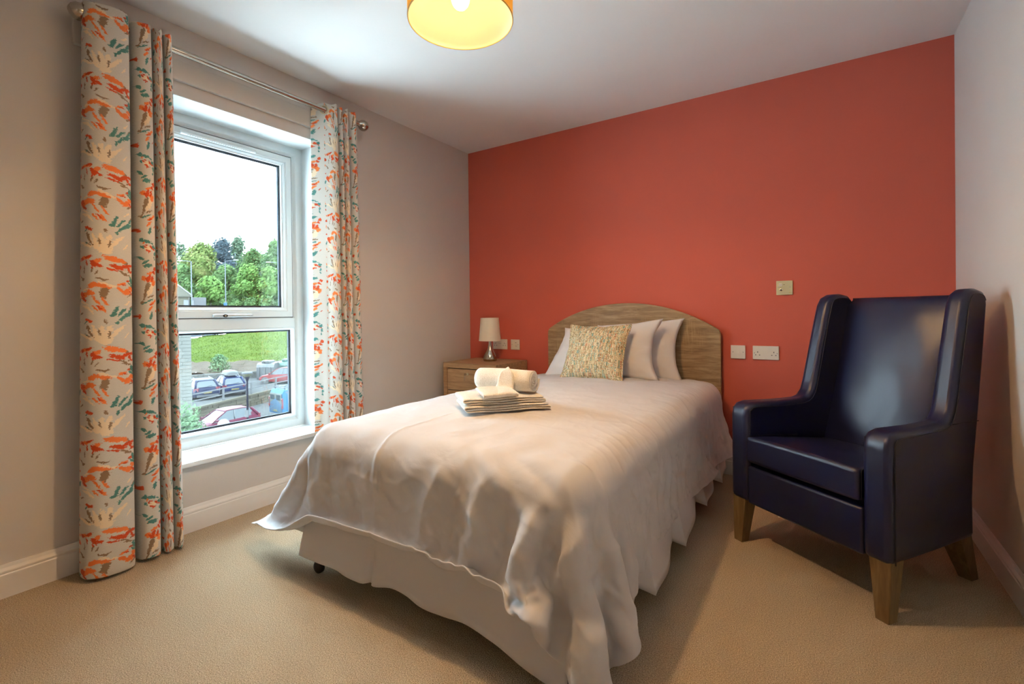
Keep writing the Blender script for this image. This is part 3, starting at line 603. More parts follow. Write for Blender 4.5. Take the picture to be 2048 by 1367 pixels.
# ------------------------------------------------------------------ wall plates
def plate(name, label, cat, x0, x1, z0, z1, m, group=None):
    o = thing(name, label, cat, ((x0 + x1) / 2, 0, (z0 + z1) / 2), 0, group)
    w, h = (x1 - x0) / 2, (z1 - z0) / 2
    MB().box(-w, w, -.0095, 0, -h, h).build('face_plate', m, o, bevel=.003, seg=3); return o
def bit(par, nm, m, x0, x1, z0, z1, d0=-.0102, d1=-.009, bev=0): return MB().box(x0, x1, d0, d1, z0, z1).build(nm, m, par, bevel=bev)
def screws(par, xs, z=0):
    for x in xs: MB().lathe([(.0001, -.0108), (.0032, -.0106), (.0032, -.009)], (x, 0, z), 14, 'y').build('screw', MATS['screw_grey'], par)
def pins(par, cx, cz):
    bit(par, 'pin_slot', MATS['dark_hole'], cx - .002, cx + .002, cz + .008, cz + .016); 
    for dx in (-.011, .011): bit(par, 'pin_slot', MATS['dark_hole'], cx + dx - .0032, cx + dx + .0032, cz - .008, cz - .004)
sp = MATS['socket_plastic']
s1 = plate('wall_socket', 'white double socket half hidden behind the table lamp', 'socket', .256, .402, .760, .846, sp, 'double wall sockets')
for cx in (-.045, .045): pins(s1, cx, -.004)
screws(s1, (-.060, .060), .004); bit(s1, 'marking', mat('print_grey', (0.25, 0.22, 0.2), .6), -.014, .014, .0065, .0085)
s2 = plate('data_plate', 'white square connection plate between the lamp socket and headboard', 'wall plate', .440, .526, .760, .846, sp)
bit(s2, 'module', sp, -.024, .024, -.026, .026, -.0112, -.009, .001); screws(s2, (-.030, .030))
bit(s2, 'marking', MATS['print_grey'], .002, .014, .014, .0185, -.0118, -.011); bit(s2, 'marking', MATS['print_grey'], .004, .016, -.006, -.004, -.0118, -.011); bit(s2, 'marking', MATS['print_grey'], .004, .018, -.016, -.0145, -.0118, -.011)
s3 = plate('light_switch', 'cream single rocker light switch right of the headboard', 'switch', 2.149, 2.235, .757, .843, sp)
MB().prism([(-.0135, -.0095), (-.0135, -.014), (.0135, -.0105), (.0135, -.0095)], lambda p: (-.0085, p[1], p[0]), lambda p: (.0085, p[1], p[0])).build('rocker', sp, s3, bevel=.0008); screws(s3, (-.030, .030))
s4 = plate('wall_socket', 'cream double socket with two switches nearest the armchair', 'socket', 2.277, 2.423, .757, .843, sp, 'double wall sockets')
for cx in (-.045, .045): pins(s4, cx, -.008)
screws(s4, (-.063, .063), -.002)
for x in (-.0155, .0005): MB().prism([(.008, -.0095), (.008, -.0125), (.031, -.011), (.031, -.0095)], lambda p: (x, p[1], p[0]), lambda p: (x + .015, p[1], p[0])).build('rocker', sp, s4, bevel=.0006)
s5 = plate('call_point', 'yellowish nurse call plate with white button above the sockets', 'wall plate', 2.411, 2.499, 1.160, 1.247, MATS['call_plate'])
bit(s5, 'button', sp, -.029, -.011, .010, .028, -.0125, -.009, .001); bit(s5, 'marking', MATS['print_grey'], -.026, -.014, .018, .0195, -.0128, -.012)
MB().lathe([(.0001, -.0105), (.0022, -.0105), (.0022, -.009)], (-.002, 0, .020), 10, 'y').build('indicator', MATS['dark_hole'], s5)
jk = MB().lathe([(.0082, -.009), (.0082, -.0125), (.0045, -.0135), (.0045, -.0100)], (-.019, 0, -.012), 20, 'y', cap=False).build('jack', MATS['chrome'], s5, smooth=30)
MB().lathe([(.0001, -.0105), (.0045, -.0105)], (-.019, 0, -.012), 16, 'y', cap=False).build('jack_hole', MATS['dark_hole'], jk)
bit(s5, 'groove', MATS['print_grey'], -.040, .040, -.0325, -.0315); bit(s5, 'mark', mat('amber', (0.75, 0.55, 0.05), .4), .026, .031, -.031, -.027); screws(s5, (-.033, .030), .004)

# ------------------------------------------------------------------ armchair
ac = thing('armchair', 'navy leather wing armchair with tapered wooden legs by the right wall', 'armchair', (2.557, -1.151, 0), -math.radians(37))
LE = MATS['navy_leather']
prof = [(.0, .200), (.0, .585), (.006, .618), (.026, .640), (.06, .648), (.20, .645), (.335, .648), (.372, .658), (.395, .685), (.41, .73), (.445, .87), (.485, 1.03), (.502, 1.09), (.522, 1.124), (.555, 1.140), (.60, 1.143), (.645, 1.134), (.668, 1.112), (.672, 1.08), (.63, .82), (.595, .62), (.565, .46), (.555, .34), (.560, .185), (.28, .190)]
def side(sx):
    o0 = lambda v: sx * (.347 - .085 * max(v, 0)); i0 = lambda v: sx * (.250 - .035 * max(v, 0))
    return MB().prism(prof, lambda p: (o0(p[0]), p[0], p[1]), lambda p: (i0(p[0]), p[0], p[1]))
for sx in (-1, 1):
    sd_ = side(sx).build('side_wing', LE, ac, smooth=50, bevel=.024, seg=5)
    for dd, nm in (((.347, .085), 'piping'), ((.250, .035), 'piping')):
        seam = [(sx * (dd[0] - dd[1] * v + (-.0235 if False else 0)), v + (.0 if v > .05 else 0), z) for v, z in prof[0:18]]
        pts = []
        for v, z in prof[1:18]:
            cv, cz = (.30, .40) if v < .36 else (.58, .80)
            pts.append((sx * (dd[0] - dd[1] * max(v, 0)), v, z))
        # seam sits just inside the rounded edge, on the flat side face
        q = []
        for k, p_ in enumerate(pts):
            a = Vector(pts[max(k - 1, 0)]); c = Vector(pts[min(k + 1, len(pts) - 1)]); tg = (c - a); n_ = Vector((0, tg.z, -tg.y)).normalized()
            q.append(Vector(p_) + n_ * .022 + Vector(((.0006 if dd[0] > .3 else -.0006) * sx, 0, 0)))
        q = [Vector((q[0].x, q[0].y, .205))] + q
        MB().tube(catmull(q, 3), .0019, 6).build(nm, mat('navy_piping', (0.004, 0.005, 0.016), .45), sd_, smooth=True)
# horizontal seam across the outside of each wing
for sx in (-1, 1):
    MB().tube([(sx * (.3485 - .085 * v), v, .640 - (v - .36) * .03) for v in (.375, .45, .52, .585)], .0016, 6).build('seam', MATS['navy_piping'], ac, smooth=True)
# back: padded panel
def backf(i, j, nu=26, nv=30):
    s = -1 + 2 * i / (nu - 1); t = j / (nv - 1)
    z = .40 + (1.128 - .40) * t; v = .452 + .185 * t + .012 * math.sin(t * PI)
    hwid = .252 - .035 * v
    bul = .040 * (1 - abs(s) ** 3) * (math.sin(min(1, t * 1.05 + .02) * PI) ** .5 if t < .95 else .3)
    z += -.006 * s * s * t + .004 * nz(s * 2, t * 3)
    return (hwid * s, v - bul + .004 * nz(s * 3, t * 4, 2) + .03 * sstep(.94, 1, t), z - .010 * sstep(.94, 1, t))
vs = [backf(i, j) for i in range(26) for j in range(30)]; fs = []
for i in range(25):
    for j in range(29): a = i * 30 + j; fs.append((a, a + 30, a + 31, a + 1))
bk = MB().add(vs, fs); rear = lambda z: .560 + .112 * sstep(.35, 1.1, z)
n0 = len(bk.v)
for i in range(26):
    s = -1 + 2 * i / 25
    bk.v += [(s * .228, .665, 1.121), (s * .228, .672, 1.09), (s * .232, .60, .62), (s * .235, .555, .18)]
for i in range(25):
    a = i * 30 + 29; c = n0 + i * 4; d = c + 4
    bk.f += [(a, a + 30, d, c), (c, d, d + 1, c + 1), (c + 1, d + 1, d + 2, c + 2), (c + 2, d + 2, d + 3, c + 3)]
bk.build('backrest', LE, ac, smooth=True)
# seat cushion, crowned
def cushf(u, v, top):
    s = u; hwd = .2475 - .03 * max(0, v)
    fr = -.012 + .0 * v
    x = hwd * s; y = fr + .475 * v
    if top: z = .503 - .045 * v + .016 * (1 - abs(s) ** 3) * math.sin(min(1, max(0, v * .9 + .08)) * PI)
    else: z = .388 - .02 * v
    return (x, y, z)
b = MB(); n = 15
for top in (0, 1):
    k = len(b.v); b.v += [cushf(-1 + 2 * i / (n - 1), j / (n - 1), top) for i in range(n) for j in range(n)]
    for i in range(n - 1):
        for j in range(n - 1): a = k + i * n + j; b.f.append((a, a + n, a + n + 1, a + 1))
per = [i * n for i in range(n)] + [(n - 1) * n + j for j in range(1, n)] + [i * n + n - 1 for i in range(n - 2, -1, -1)] + [j for j in range(n - 2, 0, -1)]
for k in range(len(per)): a, c = per[k], per[(k + 1) % len(per)]; b.f.append((a, c, c + n * n, a + n * n))
sc_ = b.build('seat_cushion', LE, ac, smooth=50, bevel=.016, seg=4)
for sx in (-1, 1): MB().tube(catmull([(sx * .2480, .006, .394), (sx * .2480, .006, .485), (sx * .2476, .012, .497), (sx * .247, .04, .500), (sx * .240, .3, .482)], 4), .0018, 6).build('piping', MATS['navy_piping'], sc_, smooth=True)
MB().box(-.2515, .2515, .004, .06, .198, .366).build('front_rail', LE, ac, smooth=40, bevel=.010, seg=3)
MB().box(-.24, .24, .06, .54, .215, .385).build('seat_base', LE, ac)
def leg(nm, top, bot, zt=.202):
    return MB().rings([[(x, y, 0) for x, y in bot], [(x, y, zt) for x, y in top]]).build(nm, MATS['leg_wood'], ac, bevel=.003)
rect = lambda x0, x1, y0, y1: [(x0, y0), (x1, y0), (x1, y1), (x0, y1)]
for sx in (-1, 1):
    a, c = sorted((sx * .340, sx * .268)); a2, c2 = sorted((sx * .334, sx * .290)); leg('leg', rect(a, c, .008, .078), rect(a2, c2, .006, .050), .212)
    a, c = sorted((sx * .292, sx * .215)); a2, c2 = sorted((sx * .276, sx * .230)); leg('leg', rect(a, c, .475, .552), rect(a2, c2, .585, .630), .200)

# ------------------------------------------------------------------ ceiling pendant
LX, LY = 1.632, -2.110
pd = thing('ceiling_light', 'yellow drum shade pendant light with a lit round bulb', 'ceiling light', (LX, LY, HT))
rel = lambda z: z - HT
RZ, SH_, SR = 2.055, .22, .176
m_, t_, b_ = newmat('shade_fabric'); Lk = t_.links.new
b_.inputs['Base Color'].default_value = (0.85, 0.50, 0.08, 1); b_.inputs['Roughness'].default_value = .9
tr = N(t_, 'BsdfTranslucent'); tr.inputs['Color'].default_value = (0.95, 0.58, 0.10, 1); mx = N(t_, 'MixShader'); mx.inputs[0].default_value = .45
Lk(b_.outputs[0], mx.inputs[1]); Lk(tr.outputs[0], mx.inputs[2]); Lk(mx.outputs[0], t_.nodes['Material Output'].inputs[0])
m2, t2, b2 = newmat('shade_lining'); b2.inputs['Base Color'].default_value = (0.86, 0.77, 0.60, 1); b2.inputs['Roughness'].default_value = .8
tr = N(t2, 'BsdfTranslucent'); tr.inputs['Color'].default_value = (0.9, 0.78, 0.56, 1); mx = N(t2, 'MixShader'); mx.inputs[0].default_value = .3
t2.links.new(b2.outputs[0], mx.inputs[1]); t2.links.new(tr.outputs[0], mx.inputs[2]); t2.links.new(mx.outputs[0], t2.nodes['Material Output'].inputs[0])
shd = MB().lathe([(SR, rel(RZ)), (SR, rel(RZ + SH_))], n=96, cap=False).build('shade', m_, pd, smooth=True)
MB().lathe([(SR - .0015, rel(RZ)), (SR - .0015, rel(RZ + SH_))], n=96, cap=False).build('lining', m2, shd, smooth=True)
for z in (RZ, RZ + SH_):
    rs = [[((SR - .0008 + .0022 * math.cos(B)) * math.cos(A), (SR - .0008 + .0022 * math.cos(B)) * math.sin(A), rel(z) + .0022 * math.sin(B)) for B in [2 * PI * k / 8 for k in range(8)]] for A in [2 * PI * a / 96 for a in range(97)]]
    MB().rings(rs, cap=False).build('rim', mat('shade_rim', (0.55, 0.38, 0.12), .6), shd, smooth=True)
bu = MB().lathe([(.001, -.0310), (.010, -.0293), (.0185, -.0245), (.0255, -.016), (.0300, -.004), (.0300, .006), (.026, .018), (.018, .030), (.013, .042), (.013, .055)], (0, 0, rel(2.123)), 32).build('bulb', mat('bulb_glow', (1, 1, 1), .3, emit=(1.0, 0.86, 0.64, BULB)), pd, smooth=True)
MB().lathe([(.016, 0), (.020, .004), (.020, .05), (.012, .065), (.005, .075)], (0, 0, rel(2.178)), 24).build('lampholder', mat('holder_white', (.8, .8, .78), .4), pd, smooth=50)
b = MB()
for k in range(3): A = 2 * PI * k / 3 + .4; b.tube([(.018 * math.cos(A), .018 * math.sin(A), rel(2.236)), (SR * .97 * math.cos(A), SR * .97 * math.sin(A), rel(RZ + SH_ - .003))], .002, 6)
b.build('spider', MATS['holder_white'], pd)
MB().tube([(0, 0, rel(2.25)), (0, 0, -.02)], .003).build('flex', MATS['holder_white'], pd)
MB().lathe([(.045, 0), (.045, -.008), (.036, -.020), (.010, -.026), (.004, -.028)], n=32).build('ceiling_rose', MATS['holder_white'], pd, smooth=40)
def spot(nm, z, size, power, rot, blend):
    ld = bpy.data.lights.new(nm, 'SPOT'); ld.energy = power; ld.color = LAMP_COL; ld.spot_size = math.radians(size); ld.spot_blend = blend; ld.shadow_soft_size = .03
    o = bpy.data.objects.new(nm, ld); COL.objects.link(o); o.parent = pd; o.location = (0, 0, rel(z)); o.rotation_euler = rot; return o
spot('bulb_light_down', 2.084, 168, LAMP_DOWN, (0, 0, 0), .4)     # the bulb's light through the open bottom of the drum
spot('bulb_light_up', 2.262, 130, LAMP_UP, (PI, 0, 0), .25)        # and through its open top
# ------------------------------------------------------------------ duvet: cloth draped over the bed
def drape(steps=420, dt=.016, its=9, kb=.03):
    rng = np.random.default_rng(11); h = .025
    xs = np.arange(.455, 2.490, h); ys = np.arange(-.13, -2.465, -h); nx, ny = len(xs), len(ys)
    P = np.zeros((nx, ny, 3)); P[..., 0] = xs[:, None]; P[..., 1] = ys[None, :]; P[..., 2] = .70 + .006 * rng.standard_normal((nx, ny))
    rest = P.copy(); V = np.zeros_like(P)
    cx, cy, hx, hy, r = 1.47, -1.13, .64, 1.07, .10
    def top(x, y):
        u = (x - cx) / hx; v = (y - cy) / hy
        return .608 + .042 * np.clip(1 - u * u, 0, 1) * np.clip(1 - v ** 4, 0, 1)
    # loose cover: rest lengths grow towards the hems so the overhang falls in folds
    ovx = np.clip((np.abs(xs - cx) - .60) / .40, 0, 1)[:, None]; ovy = np.clip((-(ys - cy) - 1.02) / .30, 0, 1)[None, :]
    wob = np.zeros((nx, ny))
    for k in range(5): wob += np.outer(np.sin(xs * (9 + 7 * k) + k * 1.7), np.cos(ys * (8 + 5 * k) + k)) * .006
    LX = h * (1 + .070 * ovy * (.0 + 1.0 / (1 + np.exp(-(xs - 1.66) * 10)))[:, None] + wob + .008); LY = h * (1 + .055 * ovx + wob.T.reshape(ny, nx).T + .008)
    def pull(a, b, L, k):
        d = Q[b] - Q[a]; l = np.sqrt((d * d).sum(-1)) + 1e-9
        c = d * ((l - L) / l * (k * .5))[..., None]; Q[a] += c; Q[b] -= c
    A_ = slice(None); E_ = []
    for p in (0, 1):
        n = (nx - p) // 2; a, b = slice(p, p + 2 * n - 1, 2), slice(p + 1, p + 2 * n, 2); E_.append(((a, A_), (b, A_), .5 * (LX[a] + LX[b]), 1.0))
        E_.append(((a, slice(0, ny - 1)), (b, slice(1, ny)), h * 1.4142, .22)); E_.append(((a, slice(1, ny)), (b, slice(0, ny - 1)), h * 1.4142, .22))
        n = (ny - p) // 2; a, b = slice(p, p + 2 * n - 1, 2), slice(p + 1, p + 2 * n, 2); E_.append(((A_, a), (A_, b), .5 * (LY[:, a] + LY[:, b]), 1.0))
    B_ = []
    for s, k in ((2, kb), (3, kb)):
        for p in range(2 * s):
            a = np.arange(p, nx - s, 2 * s); B_.append(((a, A_), (a + s, A_), h * s, k))
            a = np.arange(p, ny - s, 2 * s); B_.append(((A_, a), (A_, a + s), h * s, k))
    ix = lambda x: int(round((x - xs[0]) / h))
    # where the hem was left lying: flared corner towards the window, heavy corner at the right
    T_ = [(0, ny - 1, (.40, -2.21, .10), .12), (3, ny - 1, (.50, -2.23, .17), .05), (0, ny - 4, (.43, -2.10, .16), .05), (nx - 1, ny - 1, (2.225, -2.245, .085), .10),
          (ix(2.03), ny - 1, (2.03, -2.30, .315), .05), (nx - 1, 2, (2.24, -.20, .19), .05), (nx - 1, 20, (2.20, -.62, .235), .03)]
    hemz = .285 + .012 * np.sin((xs - .9) * 3); hemx = np.where(xs < 1.6, xs, xs - .045 * (xs - 1.6) / .3)
    i0, i1 = ix(.90), ix(2.03); ax0 = (rest[i0:i1, :2, 0], rest[i0:i1, :2, 1])
    head = np.stack([ax0[0], ax0[1], top(*ax0)], -1)
    for st in range(steps):
        V[..., 2] -= 2.6 * dt; V *= .985 if st < steps - 90 else .93
        Q = P + V * dt
        if st < 160: Q += .0006 * rng.standard_normal(Q.shape)
        for k in range(its):
            for e in E_: pull(*e)
            if k % 3 == 0:
                for e in B_: pull(*e)
            if st > 40:
                rw_ = slice(ix(.93), ix(1.90)); Q[rw_, -1, 2] += (hemz[rw_] - Q[rw_, -1, 2]) * .10; Q[rw_, -1, 1] += (-2.245 - Q[rw_, -1, 1]) * .08; Q[rw_, -1, 0] += (hemx[rw_] - Q[rw_, -1, 0]) * .03
                for i, j, p, w in T_: Q[i, j] += (np.array(p) - Q[i, j]) * w
            dx = Q[..., 0] - cx; dy = Q[..., 1] - cy; zt = top(Q[..., 0], Q[..., 1])
            q = np.stack([np.abs(dx) - (hx - r), np.abs(dy) - (hy - r), Q[..., 2] - (zt - r)], -1)
            o_ = np.maximum(q, 0); Ln = np.sqrt((o_ * o_).sum(-1)); d = Ln + np.minimum(q.max(-1), 0) - r; hit = d < 0
            nr = o_ / (Ln[..., None] + 1e-9); deep = hit & (Ln < 1e-6)
            if deep.any(): nr[deep] = np.eye(3)[q[deep].argmax(-1)]
            nr[..., 0] *= np.sign(dx); nr[..., 1] *= np.sign(dy)
            Q += nr * np.where(hit, -d, 0)[..., None]
            fl = Q[..., 2] < .02; Q[..., 2] = np.maximum(Q[..., 2], .02); hit |= fl
        Q[i0:i1, :2] = .2 * Q[i0:i1, :2] + .8 * head
        V = (Q - P) / dt; V[hit] *= .5; P = Q
    return P
def upsample(P, k):
    """Catmull-Rom refinement of a grid by k along both axes"""
    for ax in (0, 1):
        P = np.moveaxis(P, ax, 0); n = len(P)
        E = np.concatenate([2 * P[:1] - P[1:2], P, 2 * P[-1:] - P[-2:-1]]); out = []
        for t in np.arange(0, 1, 1 / k):
            a, b, c, d = E[:-3], E[1:-2], E[2:-1], E[3:]
            out.append(.5 * (2 * b + (c - a) * t + (2 * a - 5 * b + 4 * c - d) * t * t + (3 * b - a - 3 * c + d) * t ** 3))
        Q = np.stack(out, 1).reshape((-1,) + P.shape[1:]); P = np.moveaxis(np.concatenate([Q, P[-1:]]), 0, ax)
    return P
def waves(x, y, seed, lo, hi, n, aniso=(1, 1)):
    g = np.random.default_rng(seed); o = 0
    for k in range(n):
        a = g.uniform(0, 2 * PI); w = 2 * PI / g.uniform(lo, hi); o = o + np.sin((x * math.cos(a) * aniso[0] + y * math.sin(a) * aniso[1]) * w + g.uniform(0, 9) + 1.1 * np.sin(x * 7 + k) + 1.1 * np.sin(y * 6 + 2 * k))
    return o / math.sqrt(n)
D0 = drape(); K_ = 4; DP = upsample(D0, K_); DNX, DNY = DP.shape[:2]
RX = np.linspace(.455, .455 + .025 * (D0.shape[0] - 1), DNX)[:, None] + np.zeros((1, DNY)); RY = np.linspace(-.13, -.13 - .025 * (D0.shape[1] - 1), DNY)[None, :] + np.zeros((DNX, 1))
nrm = np.cross(np.gradient(DP, axis=1), np.gradient(DP, axis=0)); nrm /= np.linalg.norm(nrm, axis=-1, keepdims=True) + 1e-9
if nrm[DNX // 2, DNY // 2, 2] < 0: nrm = -nrm
sm = lambda a, b, v: np.clip((v - a) / (b - a), 0, 1) ** 2 * (3 - 2 * np.clip((v - a) / (b - a), 0, 1))
foot = sm(-2.10, -2.30, RY); sR = sm(2.02, 2.22, RX); sL = sm(.92, .72, RX); drop = np.maximum(foot, np.maximum(sR, sL))
fy = np.clip((-2.05 - RY) / .40, 0, 1)                                   # 0 at the mattress edge, 1 at the foot hem
disp = .0016 * waves(RX, RY, 3, .10, .28, 14) + .0018 * drop * waves(RX, RY, 5, .07, .20, 14)
w8 = waves(RX, RY, 8, .13, .30, 5); w9 = waves(RX, RY, 21, .07, .17, 5)
disp += .0060 * (np.exp(-np.abs(w8) * 4.0) - .2) * (.25 + .75 * drop) + .0032 * (np.exp(-np.abs(w9) * 3.0) - .25) * (.30 + .70 * drop)   # sharp creases
# long folds of the foot drape: (x at the mattress edge, x at the hem, width, height)
for x0, x1, w, a in ((.93, .935, .022, .016), (1.02, .99, .030, .007), (1.115, 1.10, .028, .006), (1.24, 1.27, .045, .009), (1.62, 1.50, .030, .017), (1.71, 1.62, .036, -.016), (1.80, 1.70, .026, .022), (1.90, 1.80, .034, -.018), (1.98, 1.91, .026, .024), (2.05, 2.00, .032, -.020), (2.09, 2.08, .024, .024), (2.16, 2.20, .03, -.014), (2.24, 2.30, .03, .016)):
    xc = x0 + (x1 - x0) * fy + .012 * np.sin(fy * 5 + x0 * 9); disp += a * np.exp(-(np.abs(RX - xc) / (w * (.8 + .5 * fy))) ** 1.35) * sm(.06, .5, fy) * (1 - .25 * fy)
# diagonal pulls near the right foot corner
for x0, y0, x1, y1, w, a in ((1.72, -2.06, 1.98, -2.20, .020, .010), (1.80, -2.02, 2.06, -2.12, .020, -.008), (1.55, -2.10, 1.78, -2.26, .022, .009), (1.95, -1.98, 2.16, -2.00, .018, .008)):
    L2 = (x1 - x0) ** 2 + (y1 - y0) ** 2; t = np.clip(((RX - x0) * (x1 - x0) + (RY - y0) * (y1 - y0)) / L2, 0, 1); dd = np.hypot(RX - x0 - t * (x1 - x0), RY - y0 - t * (y1 - y0)); disp += a * np.exp(-(dd / w) ** 2) * np.sin(PI * (.12 + .76 * t))
# ripples down the right and left sides
rp_ = np.sin(RY * 52 + 2.2 * np.sin(RY * 9) + 1.3 * np.sin(RX * 14)); disp += .0065 * sm(2.10, 2.40, RX) * rp_ * (1 - foot) + .005 * sm(.88, .6, RX) * np.sin(RY * 44 + 2 * np.sin(RY * 7)) * (1 - foot)
bd_ = np.exp(-((RX - 2.04) / .10) ** 2) * sm(-.2, -.5, RY) + .7 * np.exp(-((RY + 2.10) / .09) ** 2) * sm(1.0, 1.5, RX); ph_ = RY * 95 + RX * 38 + 3.0 * np.sin(RY * 11) + 2.0 * np.sin(RX * 17 + RY * 5); disp += .0032 * bd_ * (np.exp(-np.abs(np.sin(ph_ * .5)) * 3) - .3) * (.4 + .6 * np.sin(RY * 23 + RX * 9) ** 2)   # short puckers along the edge
# ironed crease lengthways and the stitched hem
xc = 1.36 + .012 * np.sin(RY * 3) - .05 * sm(-1.2, -2.3, RY); disp += .0060 * np.exp(-np.abs(RX - xc) / .007) * sm(-.9, -1.3, RY)
for q, lo in ((RX - RX[0, 0], 1), (RX[-1, 0] - RX, 1), (RY - RY[0, -1], 1)): disp -= .0016 * np.exp(-((q - .045) / .004) ** 2)
hemf = np.minimum(sm(0, .10, RX - RX[0, 0]), np.minimum(sm(0, .10, RX[-1, 0] - RX), sm(0, .10, RY - RY[0, -1])))
DP = DP + nrm * (disp * (.35 + .65 * hemf))[..., None]
dv = gridmesh('duvet', lambda i, j: tuple(DP[i, j] - (bx, by, 0)), DNX, DNY, MATS['duvet_cotton'], None, True)
dv.location = (bx, by, 0); tag(dv, 'white cotton duvet spread over the bed, its hem draped loosely round the foot', 'duvet')
s_ = dv.modifiers.new('thick', 'SOLIDIFY'); s_.thickness = .005; s_.offset = -1
s_ = dv.modifiers.new('sub', 'SUBSURF'); s_.levels = 1; s_.render_levels = 1
def duvet_z(x, y):
    d = (DP[..., 0] - x) ** 2 + (DP[..., 1] - y) ** 2; d = np.where(DP[..., 2] > .5, d, 9); return float(DP.reshape(-1, 3)[d.argmin(), 2])
# ------------------------------------------------------------------ towels on the bed
TC = Vector((1.462, -1.645)); te = Vector((.66, .75)).normalized(); tg_ = Vector((-te.y, te.x))
tz = max(duvet_z(TC.x + te.x * a + tg_.x * b_, TC.y + te.y * a + tg_.y * b_) for a in (-.18, -.09, 0, .09, .18) for b_ in (-.11, 0, .11)) + .006
TROT = math.atan2(te.y, te.x); TOW = MATS['towelling']
def ribbon(name, label, path, w0, w1, th, loc, wob, taper=None, cat='towel', group='white towels stacked on the bed', ny=13):
    """sheet following a 2D path (l, z), extruded over depth w0..w1"""
    def fn(i, j):
        l, z = path[i]; t = j / (ny - 1); d = w0 + (w1 - w0) * t
        return (l + wob * nz(z * 30, t * 3, 1) * .6, d + wob * nz(l * 6, z * 60, 4) * (1 if j in (0, ny - 1) else .3), z + wob * .5 * nz(l * 9, t * 4, 7) * min(1, z * 60))
    o = gridmesh(name, fn, len(path), ny, TOW, None, True); s = o.modifiers.new('thick', 'SOLIDIFY'); s.thickness = th; s.offset = 0
    s = o.modifiers.new('sub', 'SUBSURF'); s.levels = 1; s.render_levels = 1
    o.location = loc; o.rotation_euler = (0, 0, TROT); return tag(o, label, cat, group)
def foldpath(L, n, pitch, z0, inset=.0, sag=.0):
    pts = []
    for k in range(n):
        z = z0 + k * pitch; ls = [-L / 2 + inset * k, L / 2 - inset * k]
        row = [(-L / 2 + (L) * q / 12, z + sag * math.sin(q * .9 + k * .4)) for q in range(13)]
        if k % 2: row.reverse()
        pts += row
        if k < n - 1:
            e = row[-1][0]; sgn = 1 if e > 0 else -1
            pts += [(e + sgn * pitch * .55 * math.sin(a), z + pitch * .5 * (1 - math.cos(a)) + sag * math.sin((12 if sgn > 0 else 0) * .9 + k * .4)) for a in (PI * .25, PI * .5, PI * .75)]
    return pts
base = Vector((TC.x, TC.y, tz))
ribbon('bath_towel', 'folded cream white bath towel at the bottom of the towel stack', foldpath(.360, 3, .0094, .004, .0, .0018), -.112, .112, .0076, base + Vector((.004, 0, 0)), .006)
ribbon('bath_towel', 'folded cream white bath towel lying second from the bottom of the stack', foldpath(.345, 3, .0096, .033, .0, .0024), -.108, .112, .0076, base + Vector((-.008, -.004, 0)), .006)
# rolled towel lying across the stack
Rr = .050; RC = Vector((1.450, -1.590)); RA = math.radians(4); sp_ = []
for k in range(150):
    a = k / 149 * 4.6 * 2 * PI; r = .008 + (Rr - .008) * k / 149; sp_.append((r * math.cos(a + 2.6), r * math.sin(a + 2.6) * .95 - .004 * (k / 149)))
zr = tz + .066 + Rr
def rollfn(i, j):
    x, z = sp_[i]; t = j / 12; l = -.140 + .280 * t; k = 1 + .05 * math.sin(t * PI)
    return (l + .006 * math.cos(i * .13) * (t - .5), x * k + .003 * nz(i * .12, t * 4), z * k + .002 * nz(i * .1, t * 3, 5))
ro = gridmesh('rolled_towel', rollfn, 150, 13, TOW, None, True); s = ro.modifiers.new('thick', 'SOLIDIFY'); s.thickness = .0072; s.offset = 0
ro.location = (RC.x, RC.y, zr); ro.rotation_euler = (0, 0, RA); tag(ro, 'cream white towel rolled up on top of the towel stack', 'towel', 'white towels stacked on the bed')
# face cloth folded square, its back corner resting over the roll
q0_, q1_, q2_ = Vector((1.494, -1.822)), Vector((1.592, -1.702)), Vector((1.382, -1.735)); rdir = Vector((math.cos(RA), math.sin(RA)))
def clothfn(i, j):
    s, t = i / 23, j / 23; p = q0_ + (q1_ - q0_) * s + (q2_ - q0_) * t; rho = (p - RC).cross(rdir) if False else abs((p.x - RC.x) * -rdir.y + (p.y - RC.y) * rdir.x)
    Rk = Rr + .014; lift = (zr - tz + math.sqrt(max(0, Rk * Rk - rho * rho))) if rho < Rk else zr - tz - 9 * (rho - Rk)
    pad = .082 + .010 * t - .006 * (1 - min(1, 12 * min(s, t, 1 - s, 1 - t))) + .003 * nz(s * 4, t * 4, 8)
    z = .5 * (pad + lift + math.sqrt((pad - lift) ** 2 + .0006))
    return (p.x - base.x + .004 * nz(s * 5, t * 5, 1), p.y - base.y + .004 * nz(s * 5, t * 5, 2), z)
fc = gridmesh('face_cloth', clothfn, 24, 24, TOW, None, True); s = fc.modifiers.new('thick', 'SOLIDIFY'); s.thickness = .018; s.offset = -1
s = fc.modifiers.new('sub', 'SUBSURF'); s.levels = 1; s.render_levels = 1
fc.location = base; tag(fc, 'cream white face cloth folded square, leaning over the left of the rolled towel', 'towel', 'white towels stacked on the bed')
